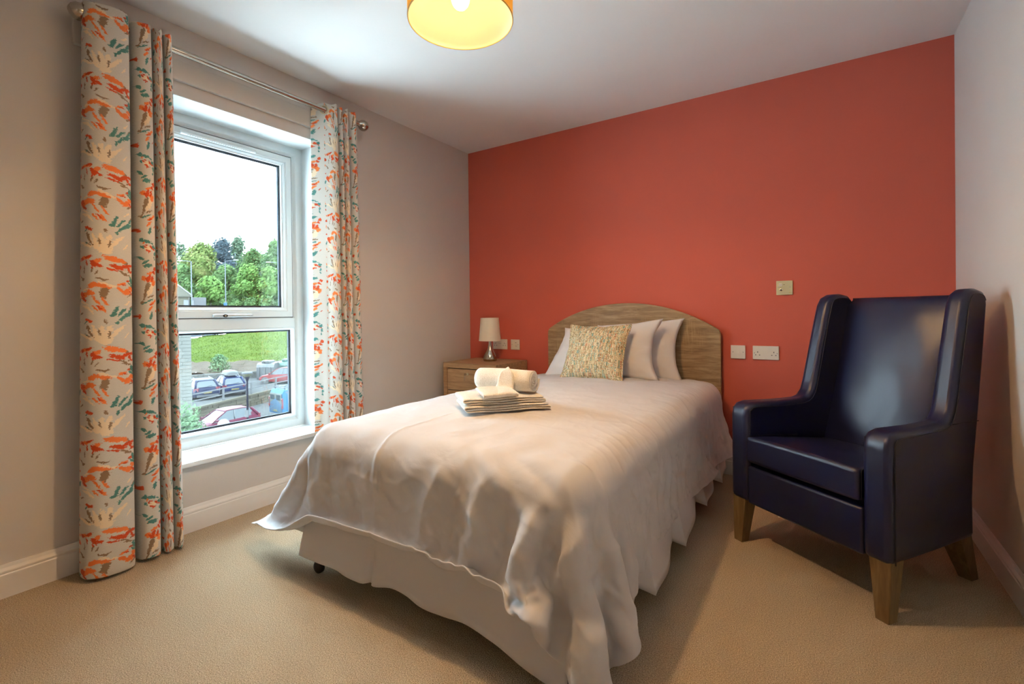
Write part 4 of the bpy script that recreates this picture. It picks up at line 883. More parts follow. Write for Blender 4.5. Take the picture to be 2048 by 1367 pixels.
# ------------------------------------------------------------------ outside: car park, bank, road, trees
fh = Vector((-.54581, .83791, 0)); rh = Vector((.83791, .54581, 0)); G0 = Vector((CAM.x, CAM.y, 0))
def gp(px, d, z=0.0):
    """ground point: bearing of image column px, distance d along the view, height z"""
    p = G0 + fh * d + rh * ((px - 1024) / FPX * d); return Vector((p.x, p.y, z))
LOW, UPP = -6.1, -5.2
def slab(name, label, pts, z0, m):
    n = len(pts); b = MB(); b.add([(p.x, p.y, p.z) for p in pts] + [(p.x, p.y, z0) for p in pts], [tuple(range(n)), tuple(range(2 * n - 1, n - 1, -1))] + [(i, (i + 1) % n, n + (i + 1) % n, n + i) for i in range(n)])
    return struct(b.build(name, m), label)
TAR = mat('tarmac', (0.036, 0.036, 0.036), 1.0, spec=0, vary=(1.5, .18), bump=(60, .2, .02)); 
STO = mat('sandstone', (0.036, 0.031, 0.022), .9, spec=.1, vary=(2.5, .35), bump=(14, .4, .05)); PST = mat('pale_stone', (0.031, 0.030, 0.025), .9, vary=(3.0, .2), bump=(20, .4, .02))
GRS = mat('grass', (0.027, 0.039, 0.0058), 1.0, spec=.05, vary=(.55, .42), bump=(9, .8, .15)); SCR = mat('dry_scrub', (0.034, 0.027, 0.021), 1.0, spec=.05, vary=(1.2, .5), bump=(5, .9, .2))
WHT = mat('white_paint', (0.046, 0.046, 0.047), .8, spec=.05)
slab('lower_car_park', 'pale tarmac yard below the window', [gp(150, 8, LOW), gp(800, 8, LOW), gp(1000, 60, LOW), gp(150, 60, LOW)], LOW - .3, TAR)
A0, B0 = gp(400, 33.2), gp(575, 42.5); wd_ = (B0 - A0).normalized(); WA, WB = A0 - wd_ * 14, B0 + wd_ * 14; wn = Vector((wd_.y, -wd_.x, 0)); wn = wn if wn.dot(G0 - A0) > 0 else -wn
up3 = lambda p, z: Vector((p.x, p.y, z))
slab('upper_car_park', 'raised tarmac parking strip behind the white railing', [up3(WA, UPP), up3(WB, UPP), up3(gp(760, 58), UPP), up3(gp(230, 52), UPP)], LOW - .2, TAR)
# retaining wall faced with uneven stones, coping, white railing
rw = thing('retaining_wall', 'low rubble stone retaining wall under the white railing', 'wall', (A0.x, A0.y, LOW))
random.seed(3); b = MB(); Lw = (WB - WA).length; off = WA - A0
def wallbox(b, s0, s1, z0, z1, n0, n1, o=off):
    P = [o + wd_ * s + wn * n for s, n in ((s0, n0), (s1, n0), (s1, n1), (s0, n1))]
    b.add([(p.x, p.y, z0) for p in P] + [(p.x, p.y, z1) for p in P], [(0, 3, 2, 1), (4, 5, 6, 7), (0, 1, 5, 4), (1, 2, 6, 5), (2, 3, 7, 6), (3, 0, 4, 7)])
z = 0
for course in range(4):
    course_high = (.24, .20, .22, .18)[course]; s = random.uniform(-.2, 0)
    while s < Lw:
        l = random.uniform(.25, .6); wallbox(b, s, s + l - .02, z, z + course_high - .02, .0, .10 + random.uniform(-.03, .04)); s += l
    z += course_high
st_ = b.build('stonework', STO, rw); st_['kind'] = 'stuff'
b = MB(); wallbox(b, 0, Lw, .83, .96, -.12, .18); b.build('coping', STO, rw, bevel=.01)
rl = thing('railing', 'white two bar metal railing along the upper parking strip', 'railing', (A0.x, A0.y, UPP))
for z in (.95, .50): b = MB(); wallbox(b, 0, Lw, z - .04, z + .04, -.05, .0); b.build('rail', WHT, rl)
k = 0
for sx in np.arange(1.5, Lw, 2.9): b = MB(); wallbox(b, sx - .07, sx + .07, .06, 1.0, -.06, .03); b.build('post', WHT, rl)
# back wall of the strip, scrub verge, grass bank, road, verge
BW0, BW1 = gp(372, 45.5), gp(515, 48.5)
bwd = (BW1 - BW0).normalized(); bL = (BW1 - BW0).length; bn = Vector((bwd.y, -bwd.x, 0)); bn = bn if bn.dot(G0 - BW0) > 0 else -bn
bw = thing('boundary_wall', 'low grey stone wall between parked cars and the bank', 'wall', (BW0.x, BW0.y, UPP)); b = MB(); z = 0
def bwbox(b, s0, s1, z0, z1, n0, n1):
    P = [bwd * s + bn * n for s, n in ((s0, n0), (s1, n0), (s1, n1), (s0, n1))]
    b.add([(p.x, p.y, z0) for p in P] + [(p.x, p.y, z1) for p in P], [(0, 3, 2, 1), (4, 5, 6, 7), (0, 1, 5, 4), (1, 2, 6, 5), (2, 3, 7, 6), (3, 0, 4, 7)])
for course in range(3):
    s = random.uniform(-6, -5.5)
    while s < bL: l = random.uniform(.3, .7); bwbox(b, s, s + l - .02, z, z + .21, -.2, .06 + random.uniform(-.03, .03)); s += l
    z += .23
b.build('stonework', mat('grey_stone', (0.024, 0.024, 0.021), .9, vary=(3, .35)), bw)['kind'] = 'stuff'
def terrain(name, label, cols, rows, m, amp, fr, sd=0):
    """rows: (distance at left, distance at right, z at left, z at right), over image columns cols"""
    nu, k = 60, 6; R_ = []
    for a, c in zip(rows[:-1], rows[1:]):
        for q in range(k): R_.append([a[i] + (c[i] - a[i]) * q / k for i in range(4)])
    R_.append(list(rows[-1]))
    def fn(i, j):
        u = i / (nu - 1); r = R_[j]; d = r[0] + (r[1] - r[0]) * u; z = r[2] + (r[3] - r[2]) * u; p = gp(cols[0] + (cols[1] - cols[0]) * u, d)
        return (p.x, p.y, z + amp * nz(p.x * fr, p.y * fr, sd))
    return struct(gridmesh(name, fn, nu, len(R_), m, None, True), label)
terrain('scrub_verge', 'dry scrubby strip at the foot of the grass bank', (200, 760), [(45.8, 52, UPP + .55, UPP + .3), (49, 54, UPP + .75, UPP + .9), (53, 56, -4.0, -4.1)], SCR, .35, .8)
terrain('grass_bank', 'bright green grass bank rising to the road', (200, 760), [(51.5, 54.5, -4.5, -4.6), (57, 58, -4.05, -3.0), (64, 63, -3.75, -1.0), (71, 69, -3.6, 1.2)], GRS, .18, .7, 3)
def bank_tufts():
    rnd = random.Random(77); rows = [(51.5, 54.5, -4.5, -4.6), (57, 58, -4.05, -3.0), (64, 63, -3.75, -1.0), (71, 69, -3.6, 1.2)]; vs, fs = [], []
    for k in range(12000):
        t = rnd.uniform(0, 3); i = min(2, int(t)); f = t - i; u = rnd.uniform(.2, .8); r = [rows[i][q] + (rows[i + 1][q] - rows[i][q]) * f for q in range(4)]
        p = gp(200 + 560 * u, r[0] + (r[1] - r[0]) * u); z = r[2] + (r[3] - r[2]) * u + .18 * nz(p.x * .7, p.y * .7, 3) - .05; a = rnd.uniform(0, PI); w = rnd.uniform(.03, .07); h = rnd.uniform(.08, .24)
        dx, dy = w * math.cos(a), w * math.sin(a); n0 = len(vs); vs += [(p.x - dx, p.y - dy, z), (p.x + dx, p.y + dy, z), (p.x + rnd.uniform(-.12, .12), p.y + rnd.uniform(-.12, .12), z + h)]; fs.append((n0, n0 + 1, n0 + 2))
    me = bpy.data.meshes.new('grass_tufts'); me.from_pydata(vs, [], fs); o = mkobj('grass_tufts', me, leafmat('tuft_green', (0.044, 0.064, 0.010), (0.066, 0.078, 0.016))); o['kind'] = 'stuff'; o['label'] = 'longer grass tufts scattered over the bank'; o['category'] = 'grass'
terrain('road', 'grey road climbing along the top of the bank', (150, 800), [(70.5, 68.5, -3.63, 1.15), (76, 78, -3.0, 1.5), (84, 86, -.9, 1.9)], mat('road_tarmac', (0.026, 0.030, 0.034), 1.0, spec=0, vary=(.6, .1)), .02, .3)
terrain('road_marking', 'white line along the road edge', (150, 800), [(72.5, 71.0, -3.37, 1.28), (72.75, 71.25, -3.34, 1.30)], WHT, .0, .3)
terrain('hill_verge', 'grass verge and rising ground under the trees', (100, 900), [(83.5, 85.5, -.95, 1.85), (88, 89, 1.0, 2.0), (100, 100, 3.0, 3.2), (150, 150, 8, 8)], GRS, .3, .15, 5)
for i, (px, d, z) in enumerate(((366, 70.4, -2.25), (405, 70.2, -1.92), (457, 69.9, -1.48), (502, 69.6, -1.10))):
    p = gp(px, d, z); dark = False
    tag(MB().rings([[(-.09, -.09, 0), (.09, -.09, 0), (.09, .09, 0), (-.09, .09, 0)], [(-.09, -.09, 1.02), (.09, -.09, 1.02), (.09, .09, 1.02), (-.09, .09, 1.02)], [(-.05, -.05, 1.10), (.05, -.05, 1.10), (.05, .05, 1.10), (-.05, .05, 1.10)]]).build('fence_post', mat('post_timber', (0.036, 0.031, 0.020), .9)),
        ('pale timber marker post on the bank, hidden mostly behind the curtain', 'pale timber marker post at the road edge, left of the dark bollard', 'pale timber marker post at the road edge, right of the dark bollard', 'pale timber marker post at the top of the bank on the right')[i], 'post', 'marker posts along the road').location = p
p = gp(429, 70.0, -1.72); bo = thing('bollard', 'dark bollard standing at the road edge on the bank', 'bollard', p)
MB().lathe([(.13, 0), (.13, .9), (.16, .92), (.16, 1.0), (.10, 1.15)], n=14).build('body', mat('bollard_black', (0.004, 0.005, 0.007), .8, spec=.05), bo, smooth=40)

# ---- trees
def leafmat(name, c, c2):
    m, t, b = newmat(name); L = t.links.new; tc = N(t, 'TexCoord'); n = N(t, 'TexNoise', Scale=.55, Detail=5.0, Roughness=.7); L(tc.outputs['Object'], n.inputs['Vector'])
    g = N(t, 'NewGeometry'); c, c2 = tuple(x * .92 for x in c), tuple(x * .92 for x in c2); r = ramp(t, [(.30, tuple(x * .62 for x in c)), (.5, c), (.68, c2)]); L(n.outputs['Fac'], r.inputs['Fac'])
    L(r.outputs['Color'], b.inputs['Base Color']); b.inputs['Roughness'].default_value = .8; b.inputs['Specular IOR Level'].default_value = .1
    tr = N(t, 'BsdfTranslucent'); L(r.outputs['Color'], tr.inputs['Color']); mx = N(t, 'MixShader'); mx.inputs[0].default_value = .3
    L(b.outputs[0], mx.inputs[1]); L(tr.outputs[0], mx.inputs[2]); L(mx.outputs[0], t.nodes['Material Output'].inputs[0]); return m
LM = {'mid': leafmat('leaf_mid', (0.046, 0.080, 0.028), (0.080, 0.128, 0.040)), 'bright': leafmat('leaf_bright', (0.058, 0.106, 0.026), (0.092, 0.150, 0.036)), 'olive': leafmat('leaf_olive', (0.066, 0.090, 0.024), (0.125, 0.108, 0.042)),
      'dark': leafmat('leaf_dark', (0.030, 0.042, 0.050), (0.046, 0.060, 0.066)), 'grey': leafmat('leaf_grey', (0.046, 0.068, 0.042), (0.072, 0.100, 0.060)), 'shrub': leafmat('leaf_shrub', (0.050, 0.085, 0.042), (0.085, 0.120, 0.062))}
bank_tufts()
BARK = mat('bark', (0.035, 0.030, 0.026), .9, vary=(4, .3))
def tree(name, label, px, d, zb, zt, wid, kind, seed, nleaf=2600, leaf=.42, clump=12, trunk=.3, cat='tree', group='trees beyond the road', low=.25, solid=True):
    rnd = random.Random(seed); p = gp(px, d, zb); H = zt - zb; o = thing(name, label, cat, p, 0, group)
    blobs = []
    for k in range(clump):
        a = rnd.uniform(0, 2 * PI); t = rnd.uniform(low, 1); rr = wid / 2 * (1 - .72 * max(0, t - .45) ** 1.3 / .46) * rnd.uniform(.25, .72)
        R_ = wid * rnd.uniform(.18, .27); blobs.append(Vector((rr * math.cos(a), rr * math.sin(a), H * t - R_ * (.75 if t > .7 else .3)))); blobs[-1] = (blobs[-1], R_)
    blobs.append((Vector((0, 0, H - wid * .22)), wid * .22))
    vs = []; fs = []
    if solid:
        for c, r in blobs:
            k0 = len(vs); ns_, nr = 8, 5
            for i in range(nr + 1):
                for j in range(ns_):
                    th, ph = PI * i / nr, 2 * PI * j / ns_; q = r * .80; vs.append((c.x + q * math.sin(th) * math.cos(ph), c.y + q * math.sin(th) * math.sin(ph), c.z + q * math.cos(th)))
            for i in range(nr):
                for j in range(ns_): fs.append((k0 + i * ns_ + j, k0 + i * ns_ + (j + 1) % ns_, k0 + (i + 1) * ns_ + (j + 1) % ns_, k0 + (i + 1) * ns_ + j))
    for k in range(nleaf):
        c, r = blobs[rnd.randrange(len(blobs))]
        n_ = Vector((rnd.gauss(0, 1), rnd.gauss(0, 1), rnd.gauss(.25, 1))).normalized(); q = c + n_ * r * rnd.uniform(.74, 1.30)
        a = Vector((rnd.gauss(0, 1), rnd.gauss(0, 1), rnd.gauss(0, 1))).normalized(); u_ = (n_ + a * .7).normalized().orthogonal().normalized(); w_ = u_.cross((n_ + a * .7).normalized()); sz = leaf * rnd.uniform(.5, 1.1)
        k0 = len(vs); vs += [tuple(q - u_ * sz), tuple(q + w_ * sz * .55), tuple(q + u_ * sz), tuple(q - w_ * sz * .55)]; fs.append((k0, k0 + 1, k0 + 2, k0 + 3))
    me = bpy.data.meshes.new('crown'); me.from_pydata(vs, [], fs); mkobj('crown', me, LM[kind], o, False)
    b = MB().tube([(0, 0, -.3), (.05 * H * .1, 0, H * .3), (0, .05, H * .62)], [trunk, trunk * .7, trunk * .3], 8)
    for k in range(4): a = rnd.uniform(0, 6.3); b.tube([(0, 0, H * .3), (wid * .15 * math.cos(a), wid * .15 * math.sin(a), H * .5), (wid * .26 * math.cos(a), wid * .26 * math.sin(a), H * .66)], [trunk * .5, trunk * .3, trunk * .1], 6)
    b.build('trunk', BARK, o, smooth=True); return o
def zt_(py, d): return CAM.z + (633 - py) * d / FPX
for (nm, lb, px, d, py, wp_, kd, sd, kw) in (
    ('broadleaf_tree', 'thin leaved tree at the far left of the view, showing sky between branches', 361, 128, 484, 36, 'grey', 1, dict(solid=False, nleaf=1100)),
    ('broadleaf_tree', 'large olive green tree with rusty tips behind the left street lamp', 405, 106, 488, 92, 'olive', 2, dict(clump=16, nleaf=4200)),
    ('broadleaf_tree', 'dark blue grey tree, the darkest crown in the view', 448, 124, 480, 62, 'dark', 3, dict(clump=14, nleaf=3200)),
    ('broadleaf_tree', 'tall tree with wispy top right of the dark crown', 478, 132, 474, 58, 'grey', 4, dict(clump=13, nleaf=2600, leaf=.5)),
    ('broadleaf_tree', 'mid green tree below the dip in the tree line', 507, 118, 500, 62, 'mid', 5, dict(clump=14, nleaf=3000)),
    ('broadleaf_tree', 'full green tree standing out at the right above its neighbours', 551, 112, 480, 48, 'mid', 6, dict(clump=14, nleaf=3000)),
    ('broadleaf_tree', 'green tree half hidden behind the right window frame', 596, 114, 492, 60, 'mid', 7, {}),
    ('broadleaf_tree', 'green tree hidden mostly behind the left curtain', 318, 112, 500, 70, 'mid', 8, {}),
    ('broadleaf_tree', 'leafy green tree low behind the stone house', 366, 100, 528, 56, 'mid', 9, dict(clump=14, nleaf=2800)),
    ('broadleaf_tree', 'green tree between the left and middle street lamps, behind the round tree', 452, 103, 533, 74, 'mid', 10, dict(clump=16, nleaf=3600)),
    ('broadleaf_tree', 'light green tree right of the middle street lamp', 497, 100, 534, 60, 'bright', 11, dict(clump=14, nleaf=3000)),
    ('broadleaf_tree', 'bright green tree in front of the right street lamp trees', 540, 101, 537, 60, 'bright', 12, dict(clump=14, nleaf=3000)),
    ('broadleaf_tree', 'green tree low behind the right window frame edge', 585, 102, 540, 60, 'mid', 14, {}),
    ('broadleaf_tree', 'green tree far back between the olive and the dark crowns', 428, 140, 500, 60, 'grey', 15, {}),
    ('broadleaf_tree', 'green tree far back in the dip of the tree line', 527, 138, 505, 70, 'grey', 16, {}),
    ('broadleaf_tree', 'green tree far back behind the thin leaved tree', 378, 138, 508, 60, 'mid', 17, {}),
    ('broadleaf_tree', 'green tree out of sight beyond the right curtain, nearest the window edge', 640, 112, 490, 70, 'mid', 18, {}),
    ('broadleaf_tree', 'olive tree out of sight beyond the right curtain', 690, 116, 486, 80, 'olive', 19, {}),
    ('broadleaf_tree', 'bright green tree out of sight far beyond the right curtain', 745, 112, 495, 80, 'bright', 20, {}),
    ('broadleaf_tree', 'grey green tree out of sight far beyond the right curtain', 800, 120, 488, 80, 'grey', 21, {}),
    ('broadleaf_tree', 'green tree out of sight at the far right of the hill', 860, 116, 492, 80, 'mid', 22, {}),
    ('round_tree', 'round bright lime green tree on a slim trunk beside the middle street lamp', 422, 92, 553, 56, 'bright', 13, dict(clump=15, nleaf=3600, low=.42, trunk=.16))):
    tree(nm, lb, px, d, 1.6 if d < 105 else 3.0, zt_(py, d), wp_ * d / FPX, kd, sd, **kw)
for i, (px, d, py, w_) in enumerate(((395, 90.5, 604, 26), (447, 91, 600, 26), (472, 91, 598, 30), (503, 91.5, 597, 34), (536, 92, 594, 36), (570, 92, 596, 36))):
    tree('hedge_shrub', ('low green shrub left of the round tree', 'low green shrub at the foot of the round tree', 'low green shrub beside the middle street lamp', 'low green shrub in the middle of the tree line foot', 'low green shrub left of the right street lamp', 'low green shrub hidden behind the window frame')[i], px, d, 1.5, zt_(py, d), w_ * d / FPX, 'mid', 30 + i, nleaf=900, leaf=.3, clump=8, trunk=.08, cat='shrub', group='shrubs under the trees', low=.2)
tree('scrub_bush', 'scraggly grey green bush growing at the foot of the bank', 437, 50, UPP + .5, zt_(712, 50), 46 * 50 / FPX, 'shrub', 50, nleaf=1500, leaf=.13, clump=10, trunk=.05, cat='shrub', group=None, low=.15, solid=False)
tree('leafy_shrub', 'pale green leafy shrub close below the window at left', 366, 11, LOW, zt_(806, 11), 52 * 11 / FPX * 2.0, 'shrub', 51, nleaf=2600, leaf=.055, clump=16, trunk=.04, cat='shrub', group=None, low=.55, solid=False)

# ---- street lamps, house, truck
GAL = mat('galvanised', (0.036, 0.041, 0.046), .6, spec=.2)
def street_lamp(label, px, d, ytop, ybase, arm, sign=False):
    zb, zt = zt_(ybase, d), zt_(ytop, d); H = zt - zb; o = thing('street_lamp', label, 'street lamp', gp(px, d, zb), 0, 'street lamps along the road')
    MB().lathe([(.14, -2), (.14, 1.2), (.09, 1.3), (.075, H)], n=12).build('column', GAL, o, smooth=40)
    e = rh * arm; MB().tube([(0, 0, H - .05), tuple(e * .6 + Vector((0, 0, H + .10))), tuple(e + Vector((0, 0, H + .12)))], .05, 8).build('arm', GAL, o, smooth=True)
    l = rh * (arm / abs(arm)); c = e + Vector((0, 0, H + .10)); w_ = fh * .16
    rs = [[tuple(c + l * a + w_ * s_ * q + Vector((0, 0, z))) for s_, z in ((-1, 0), (1, 0), (.8, .14 * q), (-.8, .14 * q))] for a, q in ((-.1, .5), (.1, 1), (.55, 1), (.8, .5))]
    MB().rings(rs).build('lantern', mat('lantern_grey', (0.115, 0.12, 0.115), .4), o)
    if sign:
        for nm, z0, z1, wd2, cc in (('cycle_sign', 1.95, 2.42, .30, (0.01, 0.06, 0.16)), ('direction_plate', 1.58, 1.80, .42, (0.13, 0.085, 0.075))):
            q = rh * wd2; f2 = -fh * .12
            b = MB(); P = [f2 - q, f2 + q, f2 + q - fh * .02, f2 - q - fh * .02]
            b.add([tuple(v + Vector((0, 0, z0))) for v in P] + [tuple(v + Vector((0, 0, z1))) for v in P], [(0, 3, 2, 1), (4, 5, 6, 7), (0, 1, 5, 4), (1, 2, 6, 5), (2, 3, 7, 6), (3, 0, 4, 7)])
            sg = b.build(nm, mat(nm + '_face', cc, .5), o)
            if nm == 'cycle_sign':
                b = MB()
                for sx in (-.13, .13):
                    ring = [(f2 - fh * .03 + rh * (sx + .085 * math.cos(a)) + Vector((0, 0, z0 + .16 + .085 * math.sin(a)))) for a in [k * PI / 6 for k in range(13)]]; b.tube(ring, .014, 5)
                b.tube([f2 - fh * .03 + rh * x + Vector((0, 0, z0 + z)) for x, z in ((-.13, .16), (-.05, .30), (.07, .30), (.13, .16))], .014, 5); b.tube([f2 - fh * .03 + rh * x + Vector((0, 0, z0 + z)) for x, z in ((-.05, .30), (.02, .16), (.07, .30))], .014, 5)
                b.build('cycle_symbol', WHT, sg)
        MB().box(.08, .10, -.06, .06, .8, 1.1).build('yellow_tag', mat('tag_yellow', (0.14, 0.10, 0.01), .6), o)
    return o
street_lamp('pale street lamp at the left, its arm pointing left', 384, 78.5, 522, 632, -1.5)
street_lamp('pale street lamp in the middle with a blue cycle sign', 452, 86, 522, 632, 1.6, True)
street_lamp('pale street lamp at the right edge of the glass, its arm pointing left', 563.5, 86, 527, 632, -1.9)
# stone house with hipped roof
ho = thing('stone_house', 'pale stone house with a hipped slate roof at the left edge of the view', 'building', gp(340, 82, -.8)); 
hw1 = gp(380.5, 82); n_ = (hw1 - G0).normalized(); e_ = Vector((n_.y, -n_.x, 0)); Lh = 8.0; hw0 = hw1 - e_ * Lh; o0 = ho.location; Dh = 7.0
hz = zt_(591, 82) + .8
def hp_(s, n, z): p = hw0 + e_ * s + n_ * n - Vector((o0.x, o0.y, 0)); return (p.x, p.y, z)
MB().rings([[hp_(0, 0, -1), hp_(Lh, 0, -1), hp_(Lh, Dh, -1), hp_(0, Dh, -1)], [hp_(0, 0, hz), hp_(Lh, 0, hz), hp_(Lh, Dh, hz), hp_(0, Dh, hz)]]).build('wall', mat('house_stone', (0.036, 0.032, 0.020), .9, vary=(1.5, .25)), ho)
rz = zt_(535, 82) + .8; v_ = .35
MB().add([hp_(-v_, -v_, hz), hp_(Lh + v_, -v_, hz), hp_(Lh + v_, Dh + v_, hz), hp_(-v_, Dh + v_, hz), hp_(Lh * .40, Dh / 2, rz), hp_(Lh * .1, Dh / 2, rz), hp_(-v_, -v_, hz - .18), hp_(Lh + v_, -v_, hz - .18), hp_(Lh + v_, Dh + v_, hz - .18), hp_(-v_, Dh + v_, hz - .18)],
         [(0, 1, 4, 5), (1, 2, 4), (2, 3, 5, 4), (3, 0, 5), (0, 6, 7, 1), (1, 7, 8, 2), (2, 8, 9, 3), (3, 9, 6, 0), (6, 9, 8, 7)]).build('roof', mat('pale_slate', (0.036, 0.034, 0.027), .9, spec=.05, vary=(2, .12)), ho)
MB().tube([hp_(Lh + v_, -v_, hz + .03), hp_(Lh * .40, Dh / 2, rz + .03)], .12, 6).build('hip_ridge', mat('ridge_tile', (.044, .043, .040), .8), ho)
for s0 in (Lh * .22, Lh * .52, Lh - .9):
    w_ = MB().rings([[hp_(s0, -.03, hz - 1.9), hp_(s0 + .7, -.03, hz - 1.9), hp_(s0 + .7, -.03, hz - .7), hp_(s0, -.03, hz - .7)], [hp_(s0, .1, hz - 1.9), hp_(s0 + .7, .1, hz - 1.9), hp_(s0 + .7, .1, hz - .7), hp_(s0, .1, hz - .7)]]).build('window', mat('far_glass', (0.02, 0.024, 0.028), .2), ho)
MB().tube([hp_(Lh - .1, -.12, 0), hp_(Lh - .1, -.12, hz - .1)], .06, 6).build('downpipe', mat('pipe_grey', (.03, .03, .032), .6), ho)
# box truck seen from behind
bt_ = thing('box_truck', 'white box truck seen from behind beside the stone house', 'truck', gp(398, 80, -.55)); q0 = zt_(594, 80) + .55; w2 = 1.05
tn_ = (bt_.location - G0); tn_.z = 0; tn_.normalize(); te_ = Vector((tn_.y, -tn_.x, 0))
def bp_(s, n, z): p = te_ * s + tn_ * n; return (p.x, p.y, z)
def bbox_(s0, s1, n0, n1, z0, z1): return MB().rings([[bp_(s0, n0, z0), bp_(s1, n0, z0), bp_(s1, n1, z0), bp_(s0, n1, z0)], [bp_(s0, n0, z1), bp_(s1, n0, z1), bp_(s1, n1, z1), bp_(s0, n1, z1)]])
bbox_(-w2, w2, 0, 5.0, 1.0, q0).build('box_body', WHT, bt_, bevel=.04); bbox_(-.9, .9, 5.0, 6.6, .5, q0 - .9).build('cab', WHT, bt_, bevel=.1)
bbox_(-w2, w2, -.03, .02, .86, 1.0).build('bumper', mat('truck_grey', (.05, .05, .055), .6), bt_); bbox_(-w2 + .04, -w2 + .34, -.03, 0, 1.9, q0 - .5).build('louvre_panel', MATS['truck_grey'], bt_)
for s0 in (-.85, .85): MB().lathe([(.42, -.14), (.42, .14)], bp_(s0, 1.0, .42), 16, 'x').build('wheel', MATS['black_plastic'], bt_)
bbox_(-w2, w2, -.035, 0, 1.42, 1.47).build('stripe', mat('stripe_blue', (.03, .06, .10), .5), bt_); bbox_(-.2, .1, -.04, 0, 1.6, 1.7).build('number_plate', MATS['tag_yellow'], bt_)

# ---- stone pier, white ledge with clear arch
pr_ = thing('stone_pier', 'pale block stone pier close at the left of the lower pane', 'pier', gp(360, 16, LOW)); pn_ = (gp(382, 16) - G0).normalized(); pe_ = Vector((pn_.y, -pn_.x, 0)); PWD = .80; q0 = gp(382, 16) - pe_ * PWD
PH = .95 - LOW; ch = .118; cw = .30; nc = int(PH / ch)
def pp_(s, n, z): p = q0 + pe_ * s + pn_ * n - Vector((pr_.location.x, pr_.location.y, 0)); return (p.x, p.y, z)
MB().rings([[pp_(.01, .02, 0), pp_(PWD - .01, .02, 0), pp_(PWD - .01, .6, 0), pp_(.01, .6, 0)], [pp_(.01, .02, PH), pp_(PWD - .01, .02, PH), pp_(PWD - .01, .6, PH), pp_(.01, .6, PH)]]).build('core', mat('mortar', (0.036, 0.034, 0.027), .95), pr_)
MB().rings([[pp_(-.05, -.05, PH), pp_(PWD + .03, -.05, PH), pp_(PWD + .03, .65, PH), pp_(-.05, .65, PH)], [pp_(-.05, -.05, PH + .1), pp_(PWD + .03, -.05, PH + .1), pp_(PWD + .03, .65, PH + .1), pp_(-.05, .65, PH + .1)]]).build('coping', PST, pr_, bevel=.01)
bm_ = {}
def block(l):
    key = round(l, 2)
    if key not in bm_:
        b = MB(); P = [pe_ * 0, pe_ * (l - .008), pe_ * (l - .008) + pn_ * .62, pn_ * .62]
        b.add([tuple(v) for v in P] + [tuple(v + Vector((0, 0, ch - .008))) for v in P], [(0, 3, 2, 1), (4, 5, 6, 7), (0, 1, 5, 4), (1, 2, 6, 5), (2, 3, 7, 6), (3, 0, 4, 7)])
        me = bpy.data.meshes.new('stone_block'); me.from_pydata(b.v, [], b.f); me.materials.append(PST); bm_[key] = me
    return bm_[key]
rnd = random.Random(5)
for c in range(nc):
    s = 0; lens = [.27, .27, PWD - .54] if c % 2 else [.14, .27, PWD - .41]
    for l in lens:
        o = bpy.data.objects.new('stone_block', block(l)); COL.objects.link(o); o.parent = pr_; p = pp_(s, rnd.uniform(-.008, .006), c * ch); o.location = p; s += l
slab('bay_roof', 'flat roof of the bay below the window', [Vector((-1.12, -1.76, .10)), Vector((-.335, -1.76, .10)), Vector((-.335, 2.0, .10)), Vector((-1.12, 2.0, .10))], LOW, PST)
lg = tag(MB().box(-1.14, -.98, -1.76, 2.0, .10, .243).build('parapet_coping', mat('coping_white', (.046, .048, .049), .5), bevel=.006), 'white coping ledge just outside the lower pane', 'ledge')
arch_ob = thing('clear_arch', 'small clear arched shape standing on the white ledge', 'ornament', (-1.05, -1.605, .243))  # clear arched slab with a thin rim, set on the coping
oc = [(.046 * math.cos(a), .072 * math.sin(a)) for a in [k * PI / 14 for k in range(15)]]
gm, gt_, gb = newmat('clear_acrylic'); gb.inputs['Base Color'].default_value = (.85, .9, .92, 1); gb.inputs['Roughness'].default_value = .1; gb.inputs['Transmission Weight'].default_value = .85
MB().prism(oc, lambda p: (.010, p[0], p[1]), lambda p: (-.010, p[0], p[1])).build('arch', gm, arch_ob, smooth=30)
MB().tube([(0, p[0], p[1]) for p in oc], .003, 6).build('rim', GAL, arch_ob, smooth=True)
# park lamp
plp = thing('park_lamp', 'black post lamp with a bowl shaped lantern in front of the cars', 'lamp post', gp(492.5, 24, LOW)); H = zt_(757, 24) - LOW
BLK = mat('lamp_black', (0.004, 0.004, 0.007), .8, spec=.04)
MB().lathe([(.09, 0), (.09, 1.0), (.055, 1.1), (.042, H - .1), (.06, H)], n=14).build('post', BLK, plp, smooth=40)
MB().lathe([(.05, H), (.09, H + .06), (.19, H + .16), (.225, H + .25)], n=20).build('bowl', mat('bowl_cream', (0.032, 0.031, 0.019), .6, spec=.1), plp, smooth=40)
MB().lathe([(.05, H - .12), (.10, H + .02), (.12, H + .08)], n=16, cap=False).build('cup', BLK, plp, smooth=40)
MB().lathe([(.255, H + .25), (.24, H + .30), (.10, H + .33)], n=20).build('cap', mat('lamp_cap', (.020, .022, .026), .7, spec=.1), plp, smooth=40)
pl_ = MB(); pl_.add([tuple(-fh * .1 + rh * x + Vector((0, 0, H - 1.95 + z))) for x, z in ((-.09, 0), (.09, 0), (.09, .36), (-.09, .36))] + [tuple(-fh * .08 + rh * x + Vector((0, 0, H - 1.95 + z))) for x, z in ((-.09, 0), (.09, 0), (.09, .36), (-.09, .36))], [(0, 1, 2, 3), (7, 6, 5, 4), (0, 4, 5, 1), (1, 5, 6, 2), (2, 6, 7, 3), (3, 7, 4, 0)]); pl_.build('notice', WHT, plp)
